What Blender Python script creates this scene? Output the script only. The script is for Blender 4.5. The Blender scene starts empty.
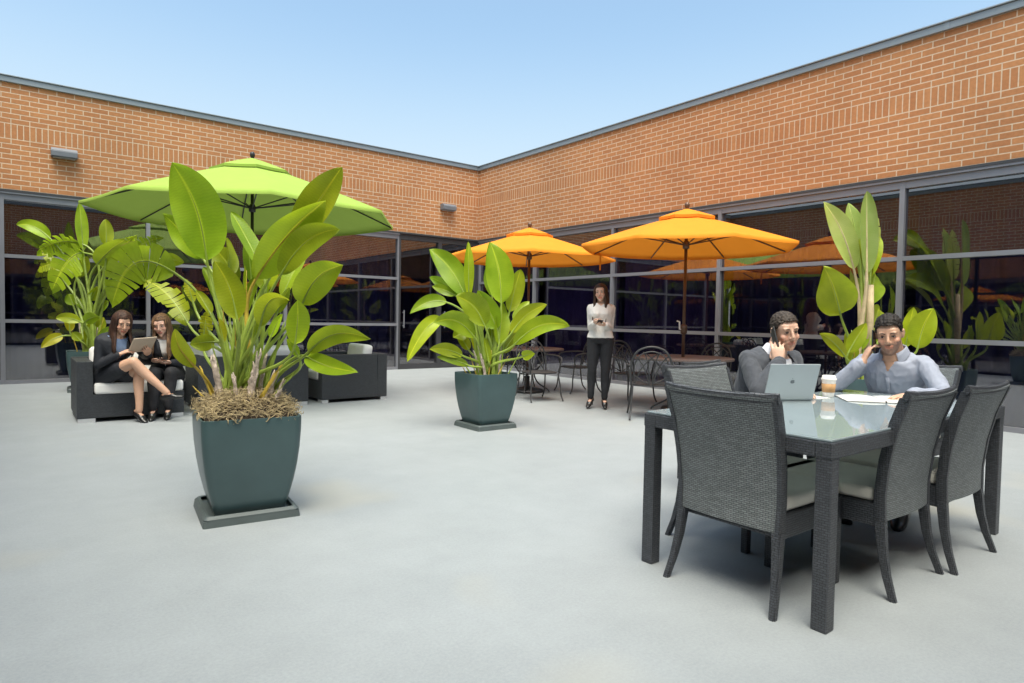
import bpy, bmesh, math, random
from mathutils import Vector, Matrix, Euler, Quaternion, noise
R = math.radians
V = Vector
random.seed(7)
scene = bpy.context.scene
col = scene.collection

# ------------------------------------------------------------------ camera frame
RIGHT = V((0.7911, -0.6114, 0.0180)); DOWN = V((-0.0075, -0.0392, -0.9992)); FWD = V((0.6116, 0.7904, -0.0355))
CAMPOS = V((0, 0, 1.2)); FPX = 639.37
def at(px, py, depth):
    """world point seen at a pixel of the photograph at a distance along the view axis"""
    return CAMPOS + (FWD + RIGHT*((px-512)/FPX) + DOWN*((py-341.5)/FPX))*depth

# ------------------------------------------------------------------ materials
def new_mat(name):
    m = bpy.data.materials.new(name); m.use_nodes = True
    nt = m.node_tree
    return m, nt, nt.nodes['Principled BSDF'], nt.nodes['Material Output']
def N(nt, t, **kw):
    n = nt.nodes.new(t)
    for k, v in kw.items():
        if k in n.inputs: n.inputs[k].default_value = v
        else: setattr(n, k, v)
    return n
def L(nt, a, b): nt.links.new(a, b)
def rgba(c): return (c[0], c[1], c[2], 1)

def basic(name, c, rough=.5, var=.12, scale=8, metal=0, bump=0, bscale=60, spec=.5, sheen=0, detail=4, coat=0):
    m, nt, b, o = new_mat(name)
    tc = N(nt, 'ShaderNodeTexCoord')
    n = N(nt, 'ShaderNodeTexNoise', Scale=scale, Detail=detail, Roughness=.6)
    L(nt, tc.outputs['Object'], n.inputs['Vector'])
    r = N(nt, 'ShaderNodeValToRGB')
    r.color_ramp.elements[0].position = .3; r.color_ramp.elements[1].position = .7
    r.color_ramp.elements[0].color = rgba([x*(1-var) for x in c]); r.color_ramp.elements[1].color = rgba([min(1, x*(1+var)) for x in c])
    L(nt, n.outputs['Fac'], r.inputs['Fac']); L(nt, r.outputs['Color'], b.inputs['Base Color'])
    b.inputs['Roughness'].default_value = rough; b.inputs['Metallic'].default_value = metal
    b.inputs['Specular IOR Level'].default_value = spec
    b.inputs['Sheen Weight'].default_value = sheen; b.inputs['Coat Weight'].default_value = coat
    if bump:
        n2 = N(nt, 'ShaderNodeTexNoise', Scale=bscale, Detail=5)
        L(nt, tc.outputs['Object'], n2.inputs['Vector'])
        bp = N(nt, 'ShaderNodeBump', Strength=bump, Distance=.01)
        L(nt, n2.outputs['Fac'], bp.inputs['Height']); L(nt, bp.outputs['Normal'], b.inputs['Normal'])
    return m

def mat_brick():
    m, nt, b, o = new_mat('brick')
    uv = N(nt, 'ShaderNodeUVMap'); sp = N(nt, 'ShaderNodeSeparateXYZ'); L(nt, uv.outputs['UV'], sp.inputs[0])
    sub = N(nt, 'ShaderNodeMath', operation='SUBTRACT'); sub.inputs[1].default_value = 3.12; L(nt, sp.outputs['Y'], sub.inputs[0])
    c1 = N(nt, 'ShaderNodeCombineXYZ'); L(nt, sp.outputs['X'], c1.inputs['X']); L(nt, sub.outputs[0], c1.inputs['Y'])
    sub2 = N(nt, 'ShaderNodeMath', operation='SUBTRACT'); sub2.inputs[1].default_value = 3.92; L(nt, sp.outputs['Y'], sub2.inputs[0])
    c2 = N(nt, 'ShaderNodeCombineXYZ'); L(nt, sub2.outputs[0], c2.inputs['X']); L(nt, sp.outputs['X'], c2.inputs['Y'])
    def bt(vec, off):
        t = N(nt, 'ShaderNodeTexBrick', Scale=1.0)
        t.inputs['Brick Width'].default_value = .24; t.inputs['Row Height'].default_value = .08
        t.inputs['Mortar Size'].default_value = .0075; t.inputs['Mortar Smooth'].default_value = .25; t.inputs['Bias'].default_value = 0
        t.offset = off; t.offset_frequency = 2; t.squash = 1
        t.inputs['Color1'].default_value = (.41, .170, .066, 1); t.inputs['Color2'].default_value = (.48, .212, .083, 1)
        t.inputs['Mortar'].default_value = (.62, .47, .33, 1)
        L(nt, vec, t.inputs['Vector']); return t
    t1 = bt(c1.outputs[0], .5); t2 = bt(c2.outputs[0], 0)
    g = N(nt, 'ShaderNodeMath', operation='GREATER_THAN'); g.inputs[1].default_value = 3.92; L(nt, sp.outputs['Y'], g.inputs[0])
    l = N(nt, 'ShaderNodeMath', operation='LESS_THAN'); l.inputs[1].default_value = 4.16; L(nt, sp.outputs['Y'], l.inputs[0])
    mk = N(nt, 'ShaderNodeMath', operation='MULTIPLY'); L(nt, g.outputs[0], mk.inputs[0]); L(nt, l.outputs[0], mk.inputs[1])
    mx = N(nt, 'ShaderNodeMix', data_type='RGBA'); L(nt, mk.outputs[0], mx.inputs['Factor']); L(nt, t1.outputs['Color'], mx.inputs[6]); L(nt, t2.outputs['Color'], mx.inputs[7])
    mf = N(nt, 'ShaderNodeMix', data_type='FLOAT'); L(nt, mk.outputs[0], mf.inputs['Factor']); L(nt, t1.outputs['Fac'], mf.inputs[2]); L(nt, t2.outputs['Fac'], mf.inputs[3])
    n1 = N(nt, 'ShaderNodeTexNoise', Scale=.9, Detail=5); L(nt, uv.outputs['UV'], n1.inputs['Vector'])
    n2 = N(nt, 'ShaderNodeTexNoise', Scale=26, Detail=5); L(nt, uv.outputs['UV'], n2.inputs['Vector'])
    add = N(nt, 'ShaderNodeMath', operation='ADD'); L(nt, n1.outputs['Fac'], add.inputs[0]); L(nt, n2.outputs['Fac'], add.inputs[1])
    mr = N(nt, 'ShaderNodeMapRange'); mr.inputs[1].default_value = .6; mr.inputs[2].default_value = 1.4; mr.inputs[3].default_value = .82; mr.inputs[4].default_value = 1.18
    L(nt, add.outputs[0], mr.inputs[0])
    mul = N(nt, 'ShaderNodeMix', data_type='RGBA', blend_type='MULTIPLY'); mul.inputs['Factor'].default_value = 1
    L(nt, mx.outputs[2], mul.inputs[6]); L(nt, mr.outputs[0], mul.inputs[7])
    L(nt, mul.outputs[2], b.inputs['Base Color']); b.inputs['Roughness'].default_value = .85
    inv = N(nt, 'ShaderNodeMath', operation='SUBTRACT'); inv.inputs[0].default_value = 1; L(nt, mf.outputs[0], inv.inputs[1])
    bp = N(nt, 'ShaderNodeBump', Strength=.5, Distance=.006); L(nt, inv.outputs[0], bp.inputs['Height']); L(nt, bp.outputs['Normal'], b.inputs['Normal'])
    return m

def mat_wicker(name, c, gap, bw=.024, rh=.0085, rough=.42):
    m, nt, b, o = new_mat(name)
    uv = N(nt, 'ShaderNodeUVMap')
    t = N(nt, 'ShaderNodeTexBrick', Scale=1.0)
    t.inputs['Brick Width'].default_value = bw; t.inputs['Row Height'].default_value = rh
    t.inputs['Mortar Size'].default_value = rh*.16; t.inputs['Mortar Smooth'].default_value = .8
    t.inputs['Color1'].default_value = rgba([x*.80 for x in c]); t.inputs['Color2'].default_value = rgba([x*1.20 for x in c]); t.inputs['Mortar'].default_value = rgba(gap)
    L(nt, uv.outputs['UV'], t.inputs['Vector'])
    L(nt, t.outputs['Color'], b.inputs['Base Color'])
    w = N(nt, 'ShaderNodeTexWave', wave_type='BANDS', bands_direction='X'); w.inputs['Scale'].default_value = math.pi/bw*.32; w.inputs['Distortion'].default_value = .6
    L(nt, uv.outputs['UV'], w.inputs['Vector'])
    inv = N(nt, 'ShaderNodeMath', operation='MULTIPLY_ADD'); inv.inputs[1].default_value = -1.2; L(nt, t.outputs['Fac'], inv.inputs[0])
    sc = N(nt, 'ShaderNodeMath', operation='MULTIPLY'); sc.inputs[1].default_value = .35; L(nt, w.outputs['Fac'], sc.inputs[0]); L(nt, sc.outputs[0], inv.inputs[2])
    bp = N(nt, 'ShaderNodeBump', Strength=.9, Distance=.004); L(nt, inv.outputs[0], bp.inputs['Height']); L(nt, bp.outputs['Normal'], b.inputs['Normal'])
    b.inputs['Roughness'].default_value = rough
    return m

def mat_floor():
    m, nt, b, o = new_mat('coated concrete')
    tc = N(nt, 'ShaderNodeTexCoord')
    n1 = N(nt, 'ShaderNodeTexNoise', Scale=.35, Detail=6, Roughness=.6); n2 = N(nt, 'ShaderNodeTexNoise', Scale=2.2, Detail=8, Roughness=.7); n3 = N(nt, 'ShaderNodeTexNoise', Scale=75, Detail=6, Roughness=.8)
    for n in (n1, n2, n3): L(nt, tc.outputs['Object'], n.inputs['Vector'])
    a = N(nt, 'ShaderNodeMath', operation='MULTIPLY_ADD'); a.inputs[1].default_value = .6; L(nt, n1.outputs['Fac'], a.inputs[0]); L(nt, n2.outputs['Fac'], a.inputs[2])
    a2 = N(nt, 'ShaderNodeMath', operation='MULTIPLY_ADD'); a2.inputs[1].default_value = 1.5; L(nt, n3.outputs['Fac'], a2.inputs[0]); L(nt, a.outputs[0], a2.inputs[2])
    r = N(nt, 'ShaderNodeValToRGB'); e = r.color_ramp.elements
    e[0].position = .62; e[0].color = (.266, .288, .300, 1); e[1].position = 1.1; e[1].color = (.345, .370, .384, 1)
    a3 = N(nt, 'ShaderNodeMath', operation='MULTIPLY'); a3.inputs[1].default_value = .53; L(nt, a2.outputs[0], a3.inputs[0])
    L(nt, a3.outputs[0], r.inputs['Fac'])
    # a few faint warm stains of their own shape
    v = N(nt, 'ShaderNodeTexNoise', Scale=.8, Detail=2); mp = N(nt, 'ShaderNodeMapping'); mp.inputs['Location'].default_value = (13, 4, 0); L(nt, tc.outputs['Object'], mp.inputs[0]); L(nt, mp.outputs[0], v.inputs['Vector'])
    vr = N(nt, 'ShaderNodeMapRange'); vr.inputs[1].default_value = .62; vr.inputs[2].default_value = .75; vr.inputs[3].default_value = 0; vr.inputs[4].default_value = .5; L(nt, v.outputs['Fac'], vr.inputs[0])
    mx = N(nt, 'ShaderNodeMix', data_type='RGBA'); mx.inputs[7].default_value = (.39, .38, .33, 1); L(nt, vr.outputs[0], mx.inputs['Factor']); L(nt, r.outputs['Color'], mx.inputs[6])
    L(nt, mx.outputs[2], b.inputs['Base Color'])
    b.inputs['Roughness'].default_value = .55; b.inputs['Specular IOR Level'].default_value = .35
    bp = N(nt, 'ShaderNodeBump', Strength=.4, Distance=.004); L(nt, n3.outputs['Fac'], bp.inputs['Height']); L(nt, bp.outputs['Normal'], b.inputs['Normal'])
    return m

def mat_glass():
    m, nt, b, o = new_mat('tinted glass')
    nt.nodes.remove(b)
    lw = N(nt, 'ShaderNodeLayerWeight', Blend=.5); pw = N(nt, 'ShaderNodeMath', operation='POWER'); pw.inputs[1].default_value = 4.0; L(nt, lw.outputs['Facing'], pw.inputs[0])
    fr = N(nt, 'ShaderNodeMath', operation='MULTIPLY_ADD'); fr.inputs[1].default_value = .81; fr.inputs[2].default_value = .19; L(nt, pw.outputs[0], fr.inputs[0])
    tr = N(nt, 'ShaderNodeBsdfTransparent'); tr.inputs['Color'].default_value = (.62, .62, .72, 1)
    gl = N(nt, 'ShaderNodeBsdfGlossy'); gl.inputs['Roughness'].default_value = .0; gl.inputs['Color'].default_value = (.88, .86, .84, 1)
    mx = N(nt, 'ShaderNodeMixShader'); L(nt, fr.outputs[0], mx.inputs[0]); L(nt, tr.outputs[0], mx.inputs[1]); L(nt, gl.outputs[0], mx.inputs[2])
    tc = N(nt, 'ShaderNodeTexCoord'); n = N(nt, 'ShaderNodeTexNoise', Scale=.7, Detail=1); L(nt, tc.outputs['Object'], n.inputs['Vector'])
    bp = N(nt, 'ShaderNodeBump', Strength=.02, Distance=.05); L(nt, n.outputs['Fac'], bp.inputs['Height']); L(nt, bp.outputs['Normal'], gl.inputs['Normal'])
    L(nt, mx.outputs[0], o.inputs['Surface'])
    return m

def mat_leaf(name, c, c2, trans=.42):
    m, nt, b, o = new_mat(name)
    uv = N(nt, 'ShaderNodeUVMap'); tc = N(nt, 'ShaderNodeTexCoord')
    w = N(nt, 'ShaderNodeTexWave', wave_type='BANDS', bands_direction='X'); w.inputs['Scale'].default_value = 9; w.inputs['Distortion'].default_value = 5; w.inputs['Detail'].default_value = 2
    L(nt, uv.outputs['UV'], w.inputs['Vector'])
    n = N(nt, 'ShaderNodeTexNoise', Scale=5, Detail=4); L(nt, tc.outputs['Object'], n.inputs['Vector'])
    r = N(nt, 'ShaderNodeValToRGB'); r.color_ramp.elements[0].position = .3; r.color_ramp.elements[1].position = .72
    r.color_ramp.elements[0].color = rgba(c); r.color_ramp.elements[1].color = rgba(c2); L(nt, n.outputs['Fac'], r.inputs['Fac'])
    sp = N(nt, 'ShaderNodeSeparateXYZ'); L(nt, uv.outputs['UV'], sp.inputs[0])
    d = N(nt, 'ShaderNodeMath', operation='SUBTRACT'); d.inputs[1].default_value = .5; L(nt, sp.outputs['Y'], d.inputs[0])
    ab = N(nt, 'ShaderNodeMath', operation='ABSOLUTE'); L(nt, d.outputs[0], ab.inputs[0])
    mr = N(nt, 'ShaderNodeMapRange'); mr.inputs[1].default_value = .012; mr.inputs[2].default_value = .05; mr.inputs[3].default_value = .75; mr.inputs[4].default_value = 0; L(nt, ab.outputs[0], mr.inputs[0])
    mx = N(nt, 'ShaderNodeMix', data_type='RGBA'); mx.inputs[7].default_value = (min(1, c2[0]*1.7), min(1, c2[1]*1.45), c2[2]*1.8, 1)
    L(nt, mr.outputs[0], mx.inputs['Factor']); L(nt, r.outputs['Color'], mx.inputs[6])
    oi = N(nt, 'ShaderNodeObjectInfo'); hs = N(nt, 'ShaderNodeHueSaturation')
    hv = N(nt, 'ShaderNodeMapRange'); hv.inputs[3].default_value = .475; hv.inputs[4].default_value = .515; L(nt, oi.outputs['Random'], hv.inputs[0]); L(nt, hv.outputs[0], hs.inputs['Hue'])
    sh_ = N(nt, 'ShaderNodeMath', operation='FRACT'); sm_ = N(nt, 'ShaderNodeMath', operation='MULTIPLY'); sm_.inputs[1].default_value = 7.31; L(nt, oi.outputs['Random'], sm_.inputs[0]); L(nt, sm_.outputs[0], sh_.inputs[0])
    vv_ = N(nt, 'ShaderNodeMapRange'); vv_.inputs[3].default_value = .78; vv_.inputs[4].default_value = 1.18; L(nt, sh_.outputs[0], vv_.inputs[0]); L(nt, vv_.outputs[0], hs.inputs['Value'])
    vn = N(nt, 'ShaderNodeMapRange'); vn.inputs[3].default_value = .955; vn.inputs[4].default_value = 1.03; L(nt, w.outputs['Fac'], vn.inputs[0])
    mv = N(nt, 'ShaderNodeMix', data_type='RGBA', blend_type='MULTIPLY'); mv.inputs['Factor'].default_value = 1; L(nt, mx.outputs[2], mv.inputs[6]); L(nt, vn.outputs[0], mv.inputs[7]); L(nt, mv.outputs[2], hs.inputs['Color'])
    en = N(nt, 'ShaderNodeTexNoise', Scale=11, Detail=4); L(nt, tc.outputs['Object'], en.inputs['Vector'])
    ea = N(nt, 'ShaderNodeMath', operation='MULTIPLY_ADD'); ea.inputs[1].default_value = .16; L(nt, en.outputs['Fac'], ea.inputs[0]); L(nt, ab.outputs[0], ea.inputs[2])
    er = N(nt, 'ShaderNodeMapRange'); er.inputs[1].default_value = .575; er.inputs[2].default_value = .605; er.inputs[3].default_value = 0; er.inputs[4].default_value = .75; L(nt, ea.outputs[0], er.inputs[0])
    mx = N(nt, 'ShaderNodeMix', data_type='RGBA'); mx.inputs[7].default_value = (.36, .24, .07, 1); L(nt, er.outputs[0], mx.inputs['Factor']); L(nt, hs.outputs[0], mx.inputs[6])
    L(nt, mx.outputs[2], b.inputs['Base Color']); b.inputs['Roughness'].default_value = .40; b.inputs['Specular IOR Level'].default_value = .45
    bp = N(nt, 'ShaderNodeBump', Strength=.10, Distance=.005); L(nt, w.outputs['Fac'], bp.inputs['Height']); L(nt, bp.outputs['Normal'], b.inputs['Normal'])
    t = N(nt, 'ShaderNodeBsdfTranslucent'); L(nt, mx.outputs[2], t.inputs['Color'])
    ms = N(nt, 'ShaderNodeMixShader'); ms.inputs[0].default_value = trans; L(nt, b.outputs[0], ms.inputs[1]); L(nt, t.outputs[0], ms.inputs[2]); L(nt, ms.outputs[0], o.inputs['Surface'])
    return m

def mat_cloth(name, c, trans=.35):
    m = basic(name, c, .8, .04, 3, bump=.12, bscale=350, spec=.2)
    nt = m.node_tree; b = nt.nodes['Principled BSDF']; o = nt.nodes['Material Output']
    t = N(nt, 'ShaderNodeBsdfTranslucent'); t.inputs['Color'].default_value = rgba(c)
    ms = N(nt, 'ShaderNodeMixShader'); ms.inputs[0].default_value = trans; L(nt, b.outputs[0], ms.inputs[1]); L(nt, t.outputs[0], ms.inputs[2]); L(nt, ms.outputs[0], o.inputs['Surface'])
    return m

def mat_skin(name, c):
    m, nt, b, o = new_mat(name)
    a = N(nt, 'ShaderNodeVertexColor'); a.layer_name = 'tint'
    tc = N(nt, 'ShaderNodeTexCoord'); n = N(nt, 'ShaderNodeTexNoise', Scale=40, Detail=3); L(nt, tc.outputs['Object'], n.inputs['Vector'])
    r = N(nt, 'ShaderNodeValToRGB'); r.color_ramp.elements[0].color = rgba([x*.93 for x in c]); r.color_ramp.elements[1].color = rgba([min(1, x*1.07) for x in c]); L(nt, n.outputs['Fac'], r.inputs['Fac'])
    mul = N(nt, 'ShaderNodeMix', data_type='RGBA', blend_type='MULTIPLY'); mul.inputs['Factor'].default_value = 1; L(nt, r.outputs['Color'], mul.inputs[6]); L(nt, a.outputs['Color'], mul.inputs[7])
    L(nt, mul.outputs[2], b.inputs['Base Color']); b.inputs['Roughness'].default_value = .48
    b.inputs['Subsurface Weight'].default_value = .12; b.inputs['Subsurface Radius'].default_value = (.012, .005, .003); b.inputs['Subsurface Scale'].default_value = .5
    return m

def mat_strand(name, c, c2, axis_scale=(60, 60, 4)):
    m, nt, b, o = new_mat(name)
    tc = N(nt, 'ShaderNodeTexCoord'); mp = N(nt, 'ShaderNodeMapping'); mp.inputs['Scale'].default_value = axis_scale; L(nt, tc.outputs['Object'], mp.inputs[0])
    n = N(nt, 'ShaderNodeTexNoise', Scale=1.6, Detail=4); L(nt, mp.outputs[0], n.inputs['Vector'])
    r = N(nt, 'ShaderNodeValToRGB'); r.color_ramp.elements[0].position = .35; r.color_ramp.elements[1].position = .68; r.color_ramp.elements[0].color = rgba(c); r.color_ramp.elements[1].color = rgba(c2); L(nt, n.outputs['Fac'], r.inputs['Fac'])
    L(nt, r.outputs['Color'], b.inputs['Base Color']); b.inputs['Roughness'].default_value = .6; b.inputs['Specular IOR Level'].default_value = .25
    bp = N(nt, 'ShaderNodeBump', Strength=.6, Distance=.006); L(nt, n.outputs['Fac'], bp.inputs['Height']); L(nt, bp.outputs['Normal'], b.inputs['Normal'])
    return m

M = dict(
    brick=mat_brick(), floor=mat_floor(), glass=mat_glass(),
    alu=basic('anodised aluminium', (.27, .27, .295), .42, .06, 3, metal=.35),
    sash=basic('black sash', (.010, .010, .011), .85, .1, 3, spec=.1),
    bronze=basic('dark bronze frame', (.05, .05, .055), .4, .1, 3),
    coping=basic('grey metal coping', (.25, .285, .31), .45, .08, 1.5, metal=.2),
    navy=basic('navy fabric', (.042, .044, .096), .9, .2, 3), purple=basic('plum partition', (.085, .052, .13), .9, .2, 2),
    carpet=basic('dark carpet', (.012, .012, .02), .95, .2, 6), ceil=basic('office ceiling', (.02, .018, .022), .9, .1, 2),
    wicker=mat_wicker('charcoal wicker', (.200, .220, .224), (.022, .025, .027)),
    wicker_rail=mat_wicker('dark wicker wrap', (.062, .068, .080), (.012, .012, .015), .024, .0098, .36),
    sofa=mat_wicker('fine black wicker', (.062, .069, .079), (.012, .013, .015), .016, .007, .5),
    cream=basic('cream cushion fabric', (.78, .74, .65), .9, .05, 6, bump=.08, bscale=400, sheen=.2),
    white_cush=basic('white cushion fabric', (.86, .84, .80), .9, .04, 6, bump=.08, bscale=400, sheen=.2),
    silver=basic('brushed metal foot', (.65, .65, .66), .3, .05, 20, metal=.6),
    pot=basic('teal resin', (.060, .106, .110), .36, .12, 2.5, bump=.03, bscale=200, coat=.1),
    saucer=basic('grey resin tray', (.085, .105, .105), .5, .12, 4),
    soil=basic('potting soil', (.06, .042, .028), .95, .4, 40, bump=.6, bscale=60),
    moss=basic('dry moss', (.43, .34, .19), .95, .5, 25, bump=.5, bscale=120),
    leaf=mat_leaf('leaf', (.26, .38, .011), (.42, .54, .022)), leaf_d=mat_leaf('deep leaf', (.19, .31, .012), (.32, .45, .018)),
    leaf_p=mat_leaf('pale leaf', (.40, .52, .11), (.52, .62, .19)), leaf_y=mat_leaf('yellowing leaf', (.38, .40, .010), (.52, .50, .02)),
    stalk=basic('leaf stalk', (.27, .36, .055), .45, .25, 6), stalk_y=basic('yellowed stalk', (.50, .36, .05), .5, .3, 8),
    bark=basic('dry fibrous stem', (.52, .43, .36), .9, .35, 14, bump=.7, bscale=70), tan=basic('tan stem', (.55, .43, .25), .7, .25, 8, bump=.2),
    green_cloth=mat_cloth('lime canvas', (.32, .46, .080), .10), orange_cloth=mat_cloth('orange canvas', (.86, .29, .024), .18),
    black_metal=basic('black powder coat', (.022, .022, .024), .4, .1, 10), bronze_pole=basic('bronze pole', (.13, .075, .05), .35, .15, 8, metal=.4),
    iron=basic('wrought iron', (.045, .045, .048), .42, .15, 20, bump=.1, bscale=150), iron_top=basic('iron mesh top', (.17, .125, .11), .55, .25, 60, bump=.3, bscale=220),
    lamp=basic('grey lamp housing', (.15, .16, .18), .45, .06, 6), lens=basic('frosted lens', (.30, .31, .32), .3, .05, 5),
    tglass=None, laptop=basic('aluminium laptop', (.50, .54, .56), .35, .03, 5, metal=.35), emblem=basic('dark emblem', (.16, .18, .20), .3, .02, 5),
    keys=basic('black keys', (.02, .02, .02), .5, .1, 30), paper=basic('white paper', (.82, .81, .77), .8, .03, 5), kraft=basic('brown card sleeve', (.50, .29, .13), .8, .1, 20),
    cupw=basic('white cup', (.82, .81, .78), .5, .02, 5), screen=basic('dark screen glass', (.01, .01, .012), .1, .02, 5), tan_case=basic('tan tablet back', (.47, .38, .29), .5, .05, 8),
    skin=mat_skin('skin', (.68, .42, .31)), skin_t=mat_skin('tanned skin', (.62, .37, .25)), skin_m=mat_skin('olive skin', (.64, .40, .29)),
    hair_k=mat_strand('black hair', (.012, .010, .009), (.035, .028, .024)), hair_b=mat_strand('brown hair', (.022, .013, .010), (.090, .042, .026)), hair_l=mat_strand('light brown hair', (.05, .028, .016), (.26, .145, .075)), hair_g=mat_strand('short dark brown hair', (.035, .027, .022), (.085, .065, .052)),
    suit=basic('grey suit wool', (.058, .063, .076), .85, .12, 60, bump=.1, bscale=300, sheen=.15), shirt_w=basic('white shirt', (.74, .75, .80), .8, .03, 8), shirt_b=basic('blue grey shirt', (.31, .335, .41), .8, .06, 30, bump=.08, bscale=300),
    trouser=basic('black trousers', (.018, .018, .022), .85, .2, 20), trouser_m=basic('dark trousers', (.035, .037, .045), .85, .2, 20), blazer=basic('black blazer', (.014, .016, .022), .75, .2, 20), blouse=basic('white blouse', (.76, .72, .68), .75, .04, 12), blouse_b=basic('pale blue blouse', (.23, .32, .48), .75, .15, 25),
    shoe=basic('black leather', (.012, .012, .013), .3, .1, 10), eye_w=basic('eye white', (.52, .48, .46), .25, .02, 5), iris=basic('dark iris', (.03, .016, .010), .15, .1, 5),
)
def mat_tglass():
    m, nt, b, o = new_mat('table glass')
    b.inputs['Base Color'].default_value = (.36, .43, .46, 1); b.inputs['Roughness'].default_value = .02; b.inputs['IOR'].default_value = 1.85
    tc = N(nt, 'ShaderNodeTexCoord'); n = N(nt, 'ShaderNodeTexNoise', Scale=3, Detail=3); L(nt, tc.outputs['Object'], n.inputs['Vector'])
    r = N(nt, 'ShaderNodeMapRange'); r.inputs[3].default_value = .015; r.inputs[4].default_value = .05; L(nt, n.outputs['Fac'], r.inputs[0]); L(nt, r.outputs[0], b.inputs['Roughness'])
    tr = N(nt, 'ShaderNodeBsdfTransparent'); tr.inputs['Color'].default_value = (.72, .80, .80, 1)
    ms = N(nt, 'ShaderNodeMixShader'); ms.inputs[0].default_value = .22; L(nt, b.outputs[0], ms.inputs[1]); L(nt, tr.outputs[0], ms.inputs[2]); L(nt, ms.outputs[0], o.inputs['Surface'])
    return m
M['tglass'] = mat_tglass()

# ------------------------------------------------------------------ object helpers
def empty(name, label=None, cat=None, loc=(0, 0, 0), rz=0, group=None):
    o = bpy.data.objects.new(name, None); col.objects.link(o)
    o.location = loc; o.rotation_euler = (0, 0, rz); o.empty_display_size = .1
    tag(o, label, cat, group); return o
def tag(o, label=None, cat=None, group=None, kind=None):
    if label: o['label'] = label
    if cat: o['category'] = cat
    if group: o['group'] = group
    if kind: o['kind'] = kind
    return o
def uvbox(bm):
    uv = bm.loops.layers.uv.verify(); bm.normal_update()
    for f in bm.faces:
        n = f.normal; ax = max(range(3), key=lambda i: abs(n[i]))
        for l in f.loops:
            c = l.vert.co
            l[uv].uv = (c.y, c.z) if ax == 0 else ((c.x, c.z) if ax == 1 else (c.x, c.y))
def obj(name, bm, mat, parent=None, smooth=False, uv=False, loc=None, rot=None):
    if isinstance(bm, bmesh.types.BMesh):
        if uv: uvbox(bm)
        me = bpy.data.meshes.new(name); bm.to_mesh(me); bm.free()
    else: me = bm
    mats = mat if isinstance(mat, (list, tuple)) else [mat]
    if len(me.materials) == 0:
        for m in mats: me.materials.append(m)
    if smooth: me.polygons.foreach_set('use_smooth', [True]*len(me.polygons))
    o = bpy.data.objects.new(name, me); col.objects.link(o)
    if parent: o.parent = parent
    if loc is not None: o.location = loc
    if rot is not None: o.rotation_euler = rot
    return o
def B(): return bmesh.new()
def box(bm, c, s, rz=0, bevel=0, rot=None, mi=0):
    t = bmesh.new(); bmesh.ops.create_cube(t, size=1)
    mt = Matrix.Translation(c) @ (rot.to_matrix().to_4x4() if rot else Matrix.Rotation(rz, 4, 'Z')) @ Matrix.Diagonal((s[0], s[1], s[2], 1))
    bmesh.ops.transform(t, matrix=mt, verts=t.verts)
    if bevel: bmesh.ops.bevel(t, geom=t.edges[:], offset=bevel, segments=3 if bevel > .02 else 2, affect='EDGES', profile=.6)
    merge(bm, t, mi)
def merge(bm, t, mi=0):
    vm = {}
    for v in t.verts: vm[v] = bm.verts.new(v.co)
    for f in t.faces:
        try:
            nf = bm.faces.new([vm[v] for v in f.verts]); nf.material_index = mi; nf.smooth = f.smooth
        except ValueError: pass
    t.free()
def frames(pts):
    n = len(pts); T = []
    for i in range(n):
        a = pts[max(0, i-1)]; b = pts[min(n-1, i+1)]; d = b-a
        T.append(d.normalized() if d.length > 1e-9 else V((0, 0, 1)))
    ref = V((0, 0, 1)) if abs(T[0].z) < .9 else V((0, 1, 0))
    u = (ref - T[0]*ref.dot(T[0])).normalized(); U = [u]
    for i in range(1, n):
        u = U[-1] - T[i]*U[-1].dot(T[i])
        u = u.normalized() if u.length > 1e-6 else U[-1]
        U.append(u)
    return T, U
def loft(bm, rings, cap=True, mi=0, closed=True):
    vs = [[bm.verts.new(p) for p in r] for r in rings]; n = len(rings[0])
    for i in range(len(vs)-1):
        for j in range(n if closed else n-1):
            k = (j+1) % n
            f = bm.faces.new((vs[i][j], vs[i][k], vs[i+1][k], vs[i+1][j])); f.material_index = mi
    if cap:
        f = bm.faces.new(vs[0][::-1]); f.material_index = mi
        f = bm.faces.new(vs[-1]); f.material_index = mi
    return vs
def tube(bm, pts, rad, seg=8, mi=0, flat=1.0, side=None, roundend=False):
    pts = [V(p) for p in pts]
    rad = list(rad) if isinstance(rad, (list, tuple)) else [rad]*len(pts)
    if roundend:
        d0 = (pts[0]-pts[1]).normalized(); d1 = (pts[-1]-pts[-2]).normalized(); r0, r1 = rad[0], rad[-1]
        pts = [pts[0]+d0*r0*.98, pts[0]+d0*r0*.75] + pts + [pts[-1]+d1*r1*.75, pts[-1]+d1*r1*.98]
        rad = [r0*.15, r0*.66] + rad + [r1*.66, r1*.15]
    T, U = frames(pts); rings = []
    for p, t, u, r in zip(pts, T, U, rad):
        if side is not None:
            s = V(side); s = (s - t*s.dot(t)).normalized(); u = s
        w = t.cross(u)
        rings.append([p + u*math.cos(a)*r + w*math.sin(a)*r*flat for a in [2*math.pi*k/seg for k in range(seg)]])
    loft(bm, rings, True, mi)
def bez(p0, p1, p2, p3, n=10):
    p0, p1, p2, p3 = V(p0), V(p1), V(p2), V(p3); o = []
    for i in range(n+1):
        t = i/n; o.append(p0*(1-t)**3 + p1*3*t*(1-t)**2 + p2*3*t*t*(1-t) + p3*t**3)
    return o
def crv(pts, n=6):
    """Catmull-Rom through points"""
    pts = [V(p) for p in pts]; out = []
    for i in range(len(pts)-1):
        a = pts[max(0, i-1)]; b = pts[i]; c = pts[i+1]; d = pts[min(len(pts)-1, i+2)]
        for k in range(n):
            t = k/n; out.append(.5*((2*b) + (c-a)*t + (2*a-5*b+4*c-d)*t*t + (3*b-a-3*c+d)*t**3))
    out.append(pts[-1]); return out
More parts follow.
